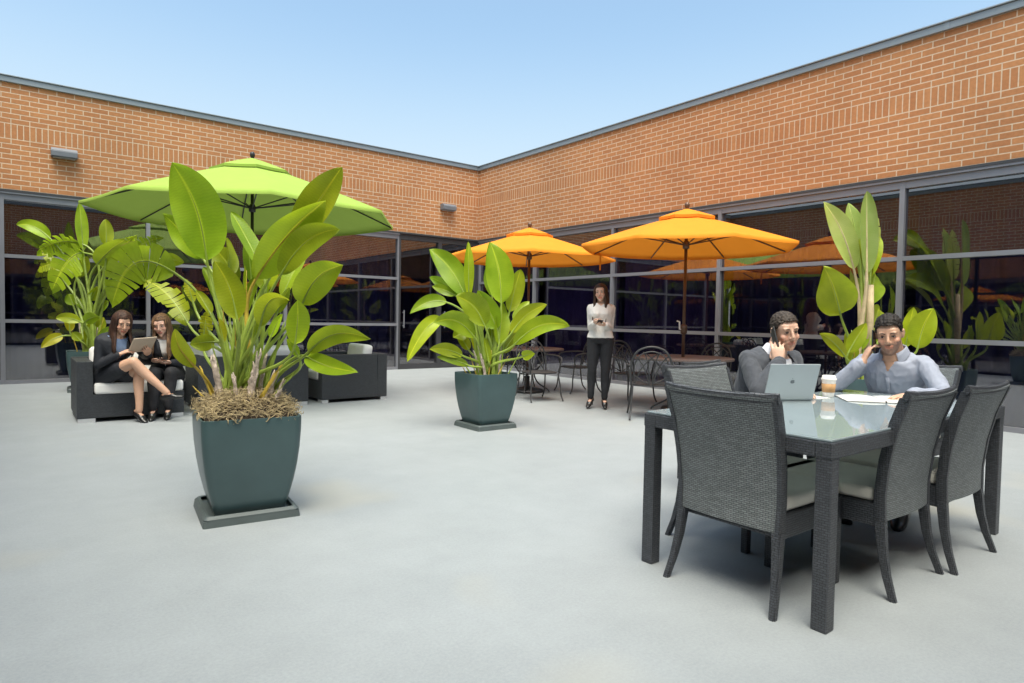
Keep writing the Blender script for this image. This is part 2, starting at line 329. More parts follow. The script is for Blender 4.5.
def lathe(bm, prof, seg=24, c=(0, 0, 0), mi=0, cap=True):
    c = V(c); loft(bm, [[c + V((r*math.cos(2*math.pi*k/seg), r*math.sin(2*math.pi*k/seg), z)) for k in range(seg)] for r, z in prof], cap, mi)
def ell(bm, c, r, rot=None, seg=16):
    t = bmesh.new(); bmesh.ops.create_uvsphere(t, u_segments=seg, v_segments=max(8, seg//2+2), radius=1)
    mt = Matrix.Translation(c) @ (rot.to_4x4() if rot else Matrix.Identity(4)) @ Matrix.Diagonal((r[0], r[1], r[2], 1))
    bmesh.ops.transform(t, matrix=mt, verts=t.verts); merge(bm, t)
def copy_tree(o, parent=None):
    c = o.copy(); col.objects.link(c)
    if parent: c.parent = parent
    for ch in list(o.children): copy_tree(ch, c)
    return c
def place(o, loc, rz, label): o.location = loc; o.rotation_euler = (0, 0, rz); o['label'] = label; return o

# ------------------------------------------------------------------ ground
b = B(); bmesh.ops.create_grid(b, x_segments=1, y_segments=1, size=60)
tag(obj('patio_floor', b, M['floor']), 'pale blue grey coated concrete patio floor', 'patio floor', kind='structure')

# ------------------------------------------------------------------ the four wings round the courtyard
XE, YN, XW, YS = 8.98, 13.05, -1.5, -1.7
ZB, ZT = 3.12, 4.80
def wing(name, label, loc, rz, u0, u1, bays, brick_u0=None, brick_u1=None, room=(0, 0), dark=False):
    w = empty(name, label, 'building', loc, rz)
    a0 = u0 if brick_u0 is None else brick_u0; a1 = u1 if brick_u1 is None else brick_u1
    b = B(); box(b, ((a0+a1)/2, .175, (ZB+ZT)/2), (a1-a0, .35, ZT-ZB)); obj('brick_wall', b, M['brick'], w, uv=True)
    b = B(); box(b, ((a0+a1)/2, .16, ZT+.045), (a1-a0, .40, .09), bevel=.006)
    box(b, ((a0+a1)/2, .155, ZT+.10), (a1-a0, .43, .018), bevel=.004)
    cp = obj('coping', b, M['coping'], w)
    u = a0+1.2
    while u < a1-.5:
        b = B(); box(b, (u, -.043, ZT+.045), (.05, .006, .092)); obj('joint_cover', b, M['coping'], cp); u += 3.05
    b = B(); box(b, ((a0+a1)/2, .06, ZB-.02), (a1-a0, .16, .035)); obj('lintel_flashing', b, M['bronze'], w)
    for (x0, x1, kind) in bays:
        door = kind == 'door'
        fm = M['bronze'] if door else (M['sash'] if dark else M['alu'])
        y = .075; dp = .11; zt = ZB-.04
        b = B(); sw = .05 if door else .031
        box(b, (x0+sw/2, y, zt/2), (sw-.001, dp, zt)); box(b, (x1-sw/2, y, zt/2), (sw-.001, dp, zt))
        hh = .12
        bars = [(.03, .06), (zt-hh/2, hh)] + ([] if door else [(1.02, .056), (2.065, .056)])
        if door: bars = [(.06, .12), (zt-hh/2, hh)]
        for z, h in bars: box(b, ((x0+x1)/2, y+.002, z), (x1-x0-2*sw, dp-.006, h))
        if not door: box(b, ((x0+x1)/2, y-.07, zt-.012), (x1-x0-.002, .03, .03))
        win = obj('door' if door else 'window', b, fm, w)
        zs = [.06, 1.02, 2.065, zt-hh] if not door else [.12, zt-hh]
        for i in range(len(zs)-1):
            z0 = zs[i]; z1 = zs[i+1]
            b = B(); box(b, ((x0+x1)/2, y+.01, (z0+z1)/2), (x1-x0-2*sw, .012, z1-z0)); obj('pane', b, M['glass'], win)
        if door:
            b = B(); tube(b, [(x0+.12, y-.10, .95), (x0+.12, y-.10, 1.35)], .014, 8)
            for z in (1.0, 1.3): tube(b, [(x0+.12, y-.10, z), (x0+.12, y-.03, z)], .01, 6)
            obj('handle', b, M['alu'], win)
    # the dark room behind the glass
    r0 = u0+room[0]; r1 = u1-room[1]; d = 2.8
    b = B()
    def quad(ps, mi):
        f = b.faces.new([b.verts.new(p) for p in ps]); f.material_index = mi
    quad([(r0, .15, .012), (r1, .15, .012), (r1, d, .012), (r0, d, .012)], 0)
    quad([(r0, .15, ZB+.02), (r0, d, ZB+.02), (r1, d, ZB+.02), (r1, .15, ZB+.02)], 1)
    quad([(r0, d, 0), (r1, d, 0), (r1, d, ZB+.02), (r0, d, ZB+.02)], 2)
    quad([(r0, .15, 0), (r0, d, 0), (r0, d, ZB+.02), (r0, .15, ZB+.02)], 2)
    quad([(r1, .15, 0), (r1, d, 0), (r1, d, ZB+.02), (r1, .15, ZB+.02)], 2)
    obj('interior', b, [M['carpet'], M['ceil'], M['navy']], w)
    for k, (x0, x1, kind) in enumerate(bays):
        if kind in ('curtain', 'plum'):
            b = B(); n = int((x1-x0)/.04); top = 2.9
            r = [[V((x0+.1+(x1-x0-.2)*i/n, .30+.05*math.sin(i*.9)+.02*math.sin(i*.37), z)) for i in range(n+1)] for z in (.05, top)]
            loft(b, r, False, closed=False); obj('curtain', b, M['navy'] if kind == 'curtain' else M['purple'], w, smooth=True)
    return w
# left wing: local u = X - XW
uL = lambda x: x-XW
wl = wing('office_wing', 'orange brick office wing with the wide tinted windows behind the sofas', (XW, YN, 0), 0, 0, XE-XW,
     [(0, uL(-.19), 'curtain'), (uL(-.19), uL(1.86), 'curtain'), (uL(1.86), uL(4.3), 'curtain'), (uL(4.3), uL(6.84), 'curtain'), (uL(6.84), uL(7.92), 'door'), (uL(7.92), uL(8.96), 'door')], -.35, XE-XW)
b = B(); box(b, (uL(9.045), .095, 1.54), (.165, .205, 3.08)); obj('corner_post', b, M['bronze'], wl)
uR = lambda y: YN-y
wing('office_wing', 'orange brick office wing with tinted window wall behind the orange umbrellas', (XE, YN, 0), R(-90), 0, YN-YS,
     [(.02, uR(10.9), 'curtain'), (uR(10.9), uR(8.56), 'plum'), (uR(8.56), uR(6.2), 'plum'), (uR(6.2), uR(3.5), 'curtain'), (uR(3.5), uR(.8), 'curtain'), (uR(.8), uR(-1.68), '')], -.35, YN-YS+.35)
wing('office_wing', 'brick office wing seen only in window reflections behind the front planter', (XW, YS, 0), R(90), 0, YN-YS,
     [(.02, 2.5, ''), (2.5, 5, 'curtain'), (5, 7.5, ''), (7.5, 10, 'curtain'), (10, 12.4, ''), (12.4, 14.7, '')], -.35, YN-YS, dark=True)
wing('office_wing', 'brick office wing seen only in window reflections behind the camera', (XE, YS, 0), R(180), 0, XE-XW,
     [(.02, 2.5, ''), (2.5, 5, 'curtain'), (5, 7.5, ''), (7.5, 10.4, 'curtain')], 0, XE-XW, dark=True)

# wall lamps
def wall_lamp(x, z, label):
    o = empty('wall_lamp', label, 'wall lamp', (x, YN, z), 0, 'grey wall lamps')
    b = B(); hw = .18
    pr = [(-.0, .085), (-.11, .085), (-.16, .03), (-.16, -.06), (0, -.06)]
    vs = [[b.verts.new((sx*hw, y, zz)) for y, zz in pr] for sx in (-1, 1)]
    for i in range(5): b.faces.new((vs[0][i], vs[0][(i+1) % 5], vs[1][(i+1) % 5], vs[1][i]))
    b.faces.new(vs[0][::-1]); b.faces.new(vs[1])
    bmesh.ops.bevel(b, geom=b.edges[:], offset=.008, segments=2, affect='EDGES')
    obj('housing', b, M['lamp'], o)
    b = B(); box(b, (0, -.075, -.068), (.30, .11, .016), bevel=.004); obj('lens', b, M['lens'], o)
wall_lamp(.63, 3.78, 'grey box wall lamp on bricks above the lime umbrella, at left end')
wall_lamp(8.07, 3.79, 'small grey wall lamp on bricks beside the inner corner of the building')

# ------------------------------------------------------------------ wicker dining table and chairs
TX0, TX1, TY0, TY1, TZ = 2.46, 4.52, 1.165, 2.095, .745
t = empty('dining_table', 'long charcoal wicker dining table with a glass top', 'table', ((TX0+TX1)/2, (TY0+TY1)/2, 0))
hx, hy = (TX1-TX0)/2, (TY1-TY0)/2
b = B()
for s in (-1, 1):
    box(b, (0, s*(hy-.035), TZ-.032), (2*hx, .07, .064), bevel=.005)
    box(b, (s*(hx-.035), 0, TZ-.0325), (.07, 2*hy-.14, .062), bevel=.005)
obj('apron', b, M['wicker_rail'], t, uv=True)
for sx in (-1, 1):
    for sy in (-1, 1):
        b = B(); box(b, (sx*(hx-.034), sy*(hy-.034), (TZ-.060)/2), (.064, .064, TZ-.060), bevel=.006); obj('leg', b, M['wicker_rail'], t, uv=True)
b = B(); box(b, (0, 0, TZ+.006), (2*hx-.02, 2*hy-.02, .010), bevel=.003); obj('glass_top', b, M['tglass'], t)
b = B(); box(b, (0, 0, TZ-.035), (.05, 2*hy-.15, .04)); obj('crossbar', b, M['wicker_rail'], t, uv=True)

def chair_profile(z):
    pts = [(.0, -.33), (.10, -.295), (.2, -.272), (.33, -.255), (.45, -.252), (.6, -.268), (.75, -.300), (.90, -.352), (.96, -.375)]
    for i in range(len(pts)-1):
        if z <= pts[i+1][0]:
            a = (z-pts[i][0])/(pts[i+1][0]-pts[i][0]); return pts[i][1]*(1-a)+pts[i+1][1]*a
    return pts[-1][1]
def make_chair(label, arms=False, W=.26, H=.905, tie=False, loc=(0, 0, 0), rz=0):
    c = empty('wicker_chair', label, 'chair', loc, rz, 'wicker chairs round the dining table')
    # back: a woven panel curved in height and in plan
    b = B(); nz, nx = 22, 14; g = {}
    for side in (0, 1):
        for i in range(nz+1):
            z = .335 + (H-.335)*i/nz
            for j in range(nx+1):
                s = -1+2*j/nx
                w = W*(.93+.09*(z-.335)/(H-.335))
                y = chair_profile(z) - .018*(1-s*s) + (.017 if side else -.017)
                zz = z - (.012*(1-s*s) if i == nz else 0) + (-.02*(1-abs(s))*0)
                if i == 0: zz = z + .0
                g[side, i, j] = b.verts.new((s*w, y, zz))
    for i in range(nz):
        for j in range(nx):
            b.faces.new((g[0, i, j], g[0, i, j+1], g[0, i+1, j+1], g[0, i+1, j])); b.faces.new((g[1, i, j+1], g[1, i, j], g[1, i+1, j], g[1, i+1, j+1]))
    for i in range(nz):
        b.faces.new((g[1, i, 0], g[0, i, 0], g[0, i+1, 0], g[1, i+1, 0])); b.faces.new((g[0, i, nx], g[1, i, nx], g[1, i+1, nx], g[0, i+1, nx]))
    for j in range(nx):
        b.faces.new((g[0, nz, j], g[0, nz, j+1], g[1, nz, j+1], g[1, nz, j])); b.faces.new((g[1, 0, j], g[1, 0, j+1], g[0, 0, j+1], g[0, 0, j]))
    obj('backrest', b, M['wicker'], c, uv=True)
    b = B()
    zs = [.33+(H-.345)*i/14 for i in range(15)]
    for s in (-1, 1):
        loft(b, [[V((s*W*(.93+.09*(z-.335)/(H-.335))+dx, chair_profile(z)+dy, z)) for dx, dy in ((-.009, -.023), (.011, -.023), (.013, 0), (.011, .023), (-.009, .023), (-.011, 0))] for z in zs])
    zt = H; pts = [V((s*(W*1.02+.014), chair_profile(zt)-.018*(1-s*s), zt-.012*(1-s*s)-.004)) for s in [-1+2*k/12 for k in range(13)]]
    tube(b, pts, .023, 8, flat=.5)
    obj('back_frame', b, M['wicker_rail'], c, uv=True)
    b = B()
    box(b, (0, .275, .355), (.49, .03, .105), bevel=.006)
    for s in (-1, 1): box(b, (s*.235, .01, .354), (.028, .50, .103), bevel=.006)
    box(b, (0, .02, .395), (.445, .48, .02)); box(b, (0, -.225, .354), (.44, .028, .103), bevel=.005)
    obj('seat', b, M['wicker_rail'], c, uv=True)
    b = B(); box(b, (0, .03, .438), (.475, .50, .062), bevel=.024); obj('cushion', b, M['cream'], c, smooth=True)
    if tie:
        b = B(); box(b, (.2505, .05, .375), (.004, .03, .13)); obj('cushion_tie', b, M['cream'], c)
    for s in (-1, 1):
        b = B(); loft(b, [[V((s*(.238+.030*max(0, (.33-z)/.33)**1.5)+dx*k, chair_profile(z)+dy*k, z)) for dx, dy in ((-.023, -.023), (.023, -.023), (.023, .023), (-.023, .023))] for z, k in ((0, .62), (.1, .70), (.2, .80), (.335, .95))])
        bmesh.ops.bevel(b, geom=[e for e in b.edges if abs((e.verts[0].co-e.verts[1].co).normalized().z) > .5], offset=.005, segments=2, affect='EDGES')
        obj('leg', b, M['wicker_rail'], c, uv=True)
        b = B(); box(b, (s*.228, .262, .155), (.038, .038, .31), bevel=.006); obj('leg', b, M['wicker_rail'], c, uv=True)
        if arms:
            b = B(); tube(b, crv([(s*.27, -.27, .60), (s*.275, -.1, .615), (s*.275, .12, .61), (s*.265, .24, .585), (s*.25, .265, .5), (s*.245, .265, .36)], 4), .022, 8, flat=1.2); obj('armrest', b, M['wicker_rail'], c, uv=True, smooth=True)
    return c
h = math.pi/2
make_chair('charcoal wicker chair at the near short end of the dining table, its back to us', tie=True, loc=(2.74, 1.625, 0), rz=-h)
make_chair('wicker chair on the near long side, next to the table corner leg', loc=(3.27, 1.47, 0), rz=0)
make_chair('wicker chair on the near long side, farther along from the table corner leg', loc=(3.86, 1.42, 0), rz=R(-1))
make_chair('empty wicker armchair pushed in beside the man in the grey suit', True, .275, .94, loc=(3.16, 1.94, 0), rz=2*h)
make_chair('wicker chair that the man in the grey suit sits on', loc=(3.98, 2.47, 0), rz=2*h+R(8))
make_chair('grey wicker armchair that the man in the blue shirt sits on', True, .275, .91, loc=(4.92, 1.93, 0), rz=h-R(4))

# things on the table
zt = TZ+.0115
lp = empty('laptop', 'open silver laptop in front of the man in the suit', 'laptop', (3.55, 2.02, zt), R(-27)+math.pi)
b = B(); box(b, (0, .0, .008), (.312, .215, .014), bevel=.004); base = obj('base', b, M['laptop'], lp)
b = B(); box(b, (0, .03, .0155), (.27, .10, .002)); obj('keyboard', b, M['keys'], base)
lidm = Matrix.Translation((0, .107, .012)) @ Matrix.Rotation(R(-17), 4, 'X')
b = B(); box(b, (0, .004, .108), (.312, .008, .215), bevel=.0035); bmesh.ops.transform(b, matrix=lidm, verts=b.verts); lid = obj('lid', b, M['laptop'], lp)
b = B(); box(b, (0, -.0008, .108), (.295, .002, .19)); bmesh.ops.transform(b, matrix=lidm, verts=b.verts); obj('screen', b, M['screen'], lid)
b = B()
out = []
for k in range(28):
    a = 2*math.pi*k/28; r = .0125*(1+.10*math.cos(2*a))*(1-.14*math.exp(-((a-math.pi/2)/.35)**2)-.10*math.exp(-((a-3*math.pi/2)/.35)**2))
    x, z = r*math.cos(a), r*math.sin(a)*1.02
    d = math.hypot(x+.0150, z-.002)
    if d < .0062: x = -.0150+.0062*(x+.0150)/max(d, 1e-5)
    out.append((x, z))
f = b.faces.new([b.verts.new((x, .0092, .110+z)) for x, z in out])
pts = [(.001, .0150), (.0015, .0185), (.005, .0215), (.0055, .0185), (.004, .0155)]
b.faces.new([b.verts.new((x, .0092, .110+z)) for x, z in pts])
ex = bmesh.ops.extrude_face_region(b, geom=b.faces[:]); bmesh.ops.translate(b, vec=(0, -.0008, 0), verts=[v for v in ex['geom'] if isinstance(v, bmesh.types.BMVert)])
bmesh.ops.recalc_face_normals(b, faces=b.faces); bmesh.ops.transform(b, matrix=lidm, verts=b.verts); obj('emblem', b, M['emblem'], lid)

cp = empty('coffee_cup', 'white paper coffee cup with a brown sleeve on the glass table', 'cup', (3.93, 1.90, zt))
b = B(); lathe(b, [(.030, 0), (.0315, .004), (.040, .105), (.041, .108)], 28); obj('cup', b, M['cupw'], cp, smooth=True)
b = B(); lathe(b, [(.0345, .030), (.0358, .030), (.0402, .082), (.0388, .082)], 28, cap=False); obj('sleeve', b, M['kraft'], cp, smooth=True)
b = B(); lathe(b, [(.0415, .104), (.044, .106), (.044, .114), (.039, .118), (.038, .130), (.034, .132), (.030, .127)], 28); obj('lid', b, M['cupw'], cp, smooth=True)
nb = empty('notebook', 'open white notebook under the hand of the man in the blue shirt', 'notebook', (4.05, 1.66, zt), R(-52))
for s in (-1, 1):
    b = B(); n = 8
    tp = [[V((s*(.004+.20*i/n), y, .003+.011*math.sin(math.pi*min(1, .15+.85*i/n))**.8)) for i in range(n+1)] for y in (-.145, .145)]
    bt = [[V((s*(.004+.20*i/n), y, .001)) for i in range(n+1)] for y in (-.145, .145)]
    loft(b, [bt[0], tp[0], tp[1], bt[1], bt[0]], False, closed=False); bmesh.ops.recalc_face_normals(b, faces=b.faces)
    obj('page', b, M['paper'], nb, smooth=True)
b = B(); box(b, (0, 0, .0008), (.425, .305, .0016)); obj('cover', b, M['screen'], nb)
b = B(); box(b, (0, 0, .002), (.21, .29, .003), rz=R(0))
ps = obj('paper_sheets', b, M['paper'], loc=(3.80, 2.02, zt), rot=(0, 0, R(-20))); tag(ps, 'loose white paper sheets lying behind the coffee cup', 'papers')

# ------------------------------------------------------------------ umbrellas
def umbrella(name, label, loc, Rr, zr, za, cloth, polem, rot, straps=(), base=True, crank=None):
    u = empty(name, label, 'umbrella', loc, rot, 'market umbrellas')
    n = 8; sub = 6
    def surf(a, r):   # canopy point: tent panels, taut between straight ribs
        k = (a/(2*math.pi/n)) % 1; half = math.pi/n
        rr = r*math.cos(half)/math.cos((k-.5)*2*half)
        t = r/Rr; z = za-.10-(za-.10-zr)*(t**1.12)
        z -= .016*t*math.sin(math.pi*k)*(1-.2*t)
        return V((rr*math.cos(a), rr*math.sin(a), z))
    def canopy(r0, r1, dz, nr):
        b = B(); rings = []
        for i in range(nr+1):
            r = r0+(r1-r0)*i/nr
            rings.append([surf(2*math.pi*k/(n*sub), r)+V((0, 0, dz*(1-.35*i/nr))) for k in range(n*sub)])
        rings.append([p+V((0, 0, -.035)) for p in rings[-1]])
        loft(b, rings, False)
        return b
    b = canopy(.17*Rr, Rr, 0, 12)
    cnp = obj('canopy', b, cloth, u, smooth=False)
    for p in cnp.data.polygons: p.use_smooth = True
    b = canopy(.015*Rr, .27*Rr, .075, 4); obj('vent_cap', b, cloth, cnp)
    for (ang, ln) in straps:
        p = surf(ang, Rr); b = B(); box(b, (p.x, p.y, p.z-.03-ln/2), (.025, .004, ln), rz=ang); obj('tie_strap', b, cloth, cnp)
    b = B(); lathe(b, [(.012, za-.06), (.03, za-.04), (.022, za-.015), (.032, za), (.034, za+.03), (.022, za+.055), (.004, za+.062)], 14); obj('finial', b, polem, u, smooth=True)
    b = B(); tube(b, [(0, 0, .06), (0, 0, za-.04)], .021, 14); obj('pole', b, polem, u, smooth=True)
    zh = zr-.10+.25*(za-zr)
    b = B(); lathe(b, [(.026, zh-.06), (.045, zh-.05), (.045, zh+.02), (.03, zh+.05)], 14); obj('runner', b, polem, u, smooth=True)
    for k in range(n):
        a = 2*math.pi*k/n
        def P(t, dz=-.022):
            r = t*Rr; tt = t; z = za-.10-(za-.10-zr)*(tt**1.12)
            return V((r*math.cos(a), r*math.sin(a), z+dz))
        b = B(); tube(b, [P(.02), P(.3), P(.55), P(.8), P(.985)], .0105, 6); rb = obj('rib', b, polem, u)
        b = B(); tube(b, [V((.04*math.cos(a), .04*math.sin(a), zh)), P(.52, -.035)], .009, 6); obj('strut', b, polem, rb)
    if crank:
        b = B(); lathe(b, [(.022, 1.03), (.045, 1.05), (.045, 1.15), (.022, 1.17)], 12); hb = obj('crank_housing', b, polem, u, smooth=True)
        d = V((math.cos(crank), math.sin(crank), 0)); b = B()
        tube(b, [V((0, 0, 1.10))+d*.03, V((0, 0, 1.10))+d*.06, V((0, 0, 1.20))+d*.065, V((0, 0, 1.21))+d*.10], .011, 8); obj('crank_handle', b, M['white_cush'], hb)
    if base:
        b = B(); lathe(b, [(.27, 0), (.28, .02), (.26, .05), (.10, .075), (.045, .10), (.045, .26), (.024, .27)], 24); obj('base', b, M['black_metal'], u, smooth=True)
    return u
umbrella('patio_umbrella', 'lime green market umbrella above the wicker sofas', (2.55, 9.15, 0), 1.98, 2.55, 3.35, M['green_cloth'], M['black_metal'], R(-10))
umbrella('patio_umbrella', 'orange market umbrella half hidden by the middle planter, nearer the inner corner', (6.64, 8.16, 0), 1.42, 2.2, 2.72, M['orange_cloth'], M['bronze_pole'], R(8), straps=((R(-88), .22),))
umbrella('patio_umbrella', 'orange market umbrella on bronze pole right of the standing woman', (7.1, 5.4, 0), 1.43, 2.2, 2.74, M['orange_cloth'], M['bronze_pole'], R(14), straps=(), crank=R(140))

# ------------------------------------------------------------------ wrought iron tables and chairs
def iron_table(label, loc, rad):
    t = empty('iron_table', label, 'table', loc, 0, 'round iron tables')
    b = B(); prof = [(.03, .70), (rad-.04, .70), (rad-.005, .695), (rad, .705), (rad, .72), (rad-.01, .728), (.03, .728)]
    loft(b, [[V((r*math.cos(2*math.pi*k/48), r*math.sin(2*math.pi*k/48), z)) for k in range(48)] for r, z in prof+[prof[0]]], False)
    obj('tabletop', b, M['iron_top'], t)
    for k in range(4):
        a = math.pi/4+k*math.pi/2; c, s = math.cos(a), math.sin(a)
        q = lambda r, z: (r*c, r*s, z)
        b = B(); tube(b, crv([q(rad*.62, .70), q(rad*.45, .58), q(.20, .42), q(.12, .3), q(.18, .16), q(rad*.55, .06), q(rad*.62, .012)], 5), .0125, 8); obj('leg', b, M['iron'], t, smooth=True)
    b = B()
    for z, r in ((.30, .13), (.56, rad*.42)):
        tube(b, [(r*math.cos(2*math.pi*k/24), r*math.sin(2*math.pi*k/24), z) for k in range(25)], .008, 6)
    obj('brace_ring', b, M['iron'], t, smooth=True)
iron_table('round iron table under the orange umbrella, right of the standing woman', (7.1, 5.4, 0), .66)
iron_table('round iron table mostly hidden behind the middle planter', (6.64, 8.16, 0), .6)

def make_iron_chair():
    c = empty('iron_chair', 'x', 'chair', (0, 0, 0), 0, 'wrought iron chairs round the umbrella tables')
    r = .010
    b = B(); n = 28; out = []
    for k in range(n):
        a = 2*math.pi*k/n; e = .55
        out.append((.225*math.copysign(abs(math.cos(a))**e, math.cos(a)), .22*math.copysign(abs(math.sin(a))**e, math.sin(a))+.01))
    loft(b, [[V((x, y, z)) for x, y in out] for z in (.415, .43)])
    tube(b, [(x, y, .42) for x, y in out+[out[0]]], .012, 6)
    obj('seat', b, M['iron'], c)
    y = lambda z: -.215-(z-.42)*.22
    arch = [(-.235, y(.42), .42), (-.245, y(.6), .6), (-.225, y(.74), .74), (-.15, y(.85), .85), (0, y(.895), .895), (.15, y(.85), .85), (.225, y(.74), .74), (.245, y(.6), .6), (.235, y(.42), .42)]
    b = B(); tube(b, crv(arch, 5), .0125, 8); obj('back_frame', b, M['iron'], c, smooth=True)
    b = B()
    inner = [(x*.84, yy, .42+(z-.42)*.88) for x, yy, z in arch]; tube(b, crv(inner, 4), .008, 6)
    for s in (-1, 1):
        tube(b, crv([(s*.02, y(.43), .43), (s*.07, y(.6), .6), (s*.15, y(.74), .74), (s*.20, y(.78), .78)], 5), .008, 6)
        tube(b, crv([(s*.02, y(.43), .43), (s*.03, y(.62), .62), (s*.07, y(.78), .78), (s*.10, y(.83), .83)], 5), .008, 6)
        tube(b, crv([(s*.19, y(.45), .45), (s*.12, y(.62), .62), (s*.02, y(.74), .74), (-s*.08, y(.82), .82)], 5), .008, 6)
        tube(b, crv([(s*.21, y(.55), .55), (s*.14, y(.5), .5), (s*.03, y(.44), .44)], 4), .008, 6)
    obj('back_lattice', b, M['iron'], c, smooth=True)
    for s in (-1, 1):
        b = B(); tube(b, crv([(s*.24, y(.66), .66), (s*.285, -.12, .665), (s*.29, .08, .655), (s*.275, .19, .62), (s*.25, .20, .54), (s*.235, .18, .43)], 5), .0115, 8); obj('arm', b, M['iron'], c, smooth=True)
        b = B(); tube(b, crv([(s*.215, .19, .42), (s*.235, .22, .25), (s*.25, .235, .1), (s*.26, .28, .012)], 5), .0115, 8); obj('leg', b, M['iron'], c, smooth=True)
        b = B(); tube(b, crv([(s*.215, -.20, .42), (s*.225, -.22, .25), (s*.235, -.26, .1), (s*.245, -.33, .012)], 5), .0115, 8); obj('leg', b, M['iron'], c, smooth=True)
    return c
ic = make_iron_chair()
spots = [
    ((6.10, 7.22, 0), R(168), 'wrought iron chair between the middle planter and the standing woman, facing us'),
    ((7.35, 7.72, 0), R(78), 'wrought iron chair seen side-on just left of the standing woman'),
    ((6.22, 5.22, 0), R(-47), 'wrought iron chair just right of the standing woman, its arched back to us'),
    ((7.8, 5.53, 0), R(95), 'wrought iron chair on the window side of the table, beyond the bronze umbrella pole'),
    ((7.22, 6.42, 0), R(172), 'wrought iron chair half hidden right behind the standing woman'),
    ((7.05, 8.98, 0), R(160), 'wrought iron chair behind the planter leaves on the far side of the hidden table'),
    ((7.55, 4.55, 0), R(28), 'wrought iron chair hidden behind the man in the grey suit'),
]
for i, (p, rz, lab) in enumerate(spots):
    place(ic if i == 0 else copy_tree(ic), p, rz, lab)

# ------------------------------------------------------------------ lounge furniture: local x = width, back at +y, seat opens to -y
def sofa(label, loc, rz, w, d, h=.66, larm=True, rarm=True, seats=1, sh=.30, backc=True):
    s = empty('wicker_sofa', label, 'sofa', loc, rz, 'black wicker lounge seats')
    th = .15; z0 = .045
    b = B(); box(b, (0, d/2, (z0+sh)/2), (w-.006, d-.006, sh-z0), bevel=.008); obj('seat_base', b, M['sofa'], s, uv=True)
    b = B(); box(b, (0, d-th/2, (z0+h)/2+.002), (w, th, h-z0), bevel=.010); obj('backrest', b, M['sofa'], s, uv=True)
    for on, sx in ((larm, -1), (rarm, 1)):
        if on:
            b = B(); box(b, (sx*(w/2-th/2), (d-th)/2-.001, (z0+h)/2), (th, d-th-.004, h-z0-.003), bevel=.010); obj('armrest', b, M['sofa'], s, uv=True)
    x0 = -w/2+(th if larm else 0)+.005; x1 = w/2-(th if rarm else 0)-.005; cw = (x1-x0)/seats
    for k in range(seats):
        cx = x0+cw*(k+.5)
        b = B(); box(b, (cx, (d-th)/2-.01, sh+.062), (cw-.008, d-th-.01, .125), bevel=.035); obj('seat_cushion', b, M['white_cush'], s, smooth=True)
        if backc:
            b = B(); box(b, (cx, d-th-.085, sh+.30), (cw-.02, .15, .38), bevel=.06, rot=Euler((R(-10), 0, 0))); obj('back_cushion', b, M['white_cush'], s, smooth=True)
    for sx in (-1, 1):
        for yy in (.05, d-.05):
            b = B(); box(b, (sx*(w/2-.09), yy, .022), (.16, .09, .044), bevel=.003); obj('foot', b, M['silver'], s)
    return s
sofa('black wicker sofa with white cushions that the two women sit on', (1.01, 8.18, 0), 0, 1.04, .92, rarm=False, seats=2)
sofa('armless black wicker seat with white cushions beside the dark haired sofa pair, set back', (2.03, 9.25, 0), 0, .92, .9, larm=False, rarm=False)
sofa('black wicker loveseat seen from behind, directly behind the front planter', (2.40, 9.16, 0), R(180), 1.36, .74, h=.66, seats=2)
sofa('black wicker armchair in the clear, its side panel toward us', (3.27, 8.89, 0), R(-90), .92, .97)

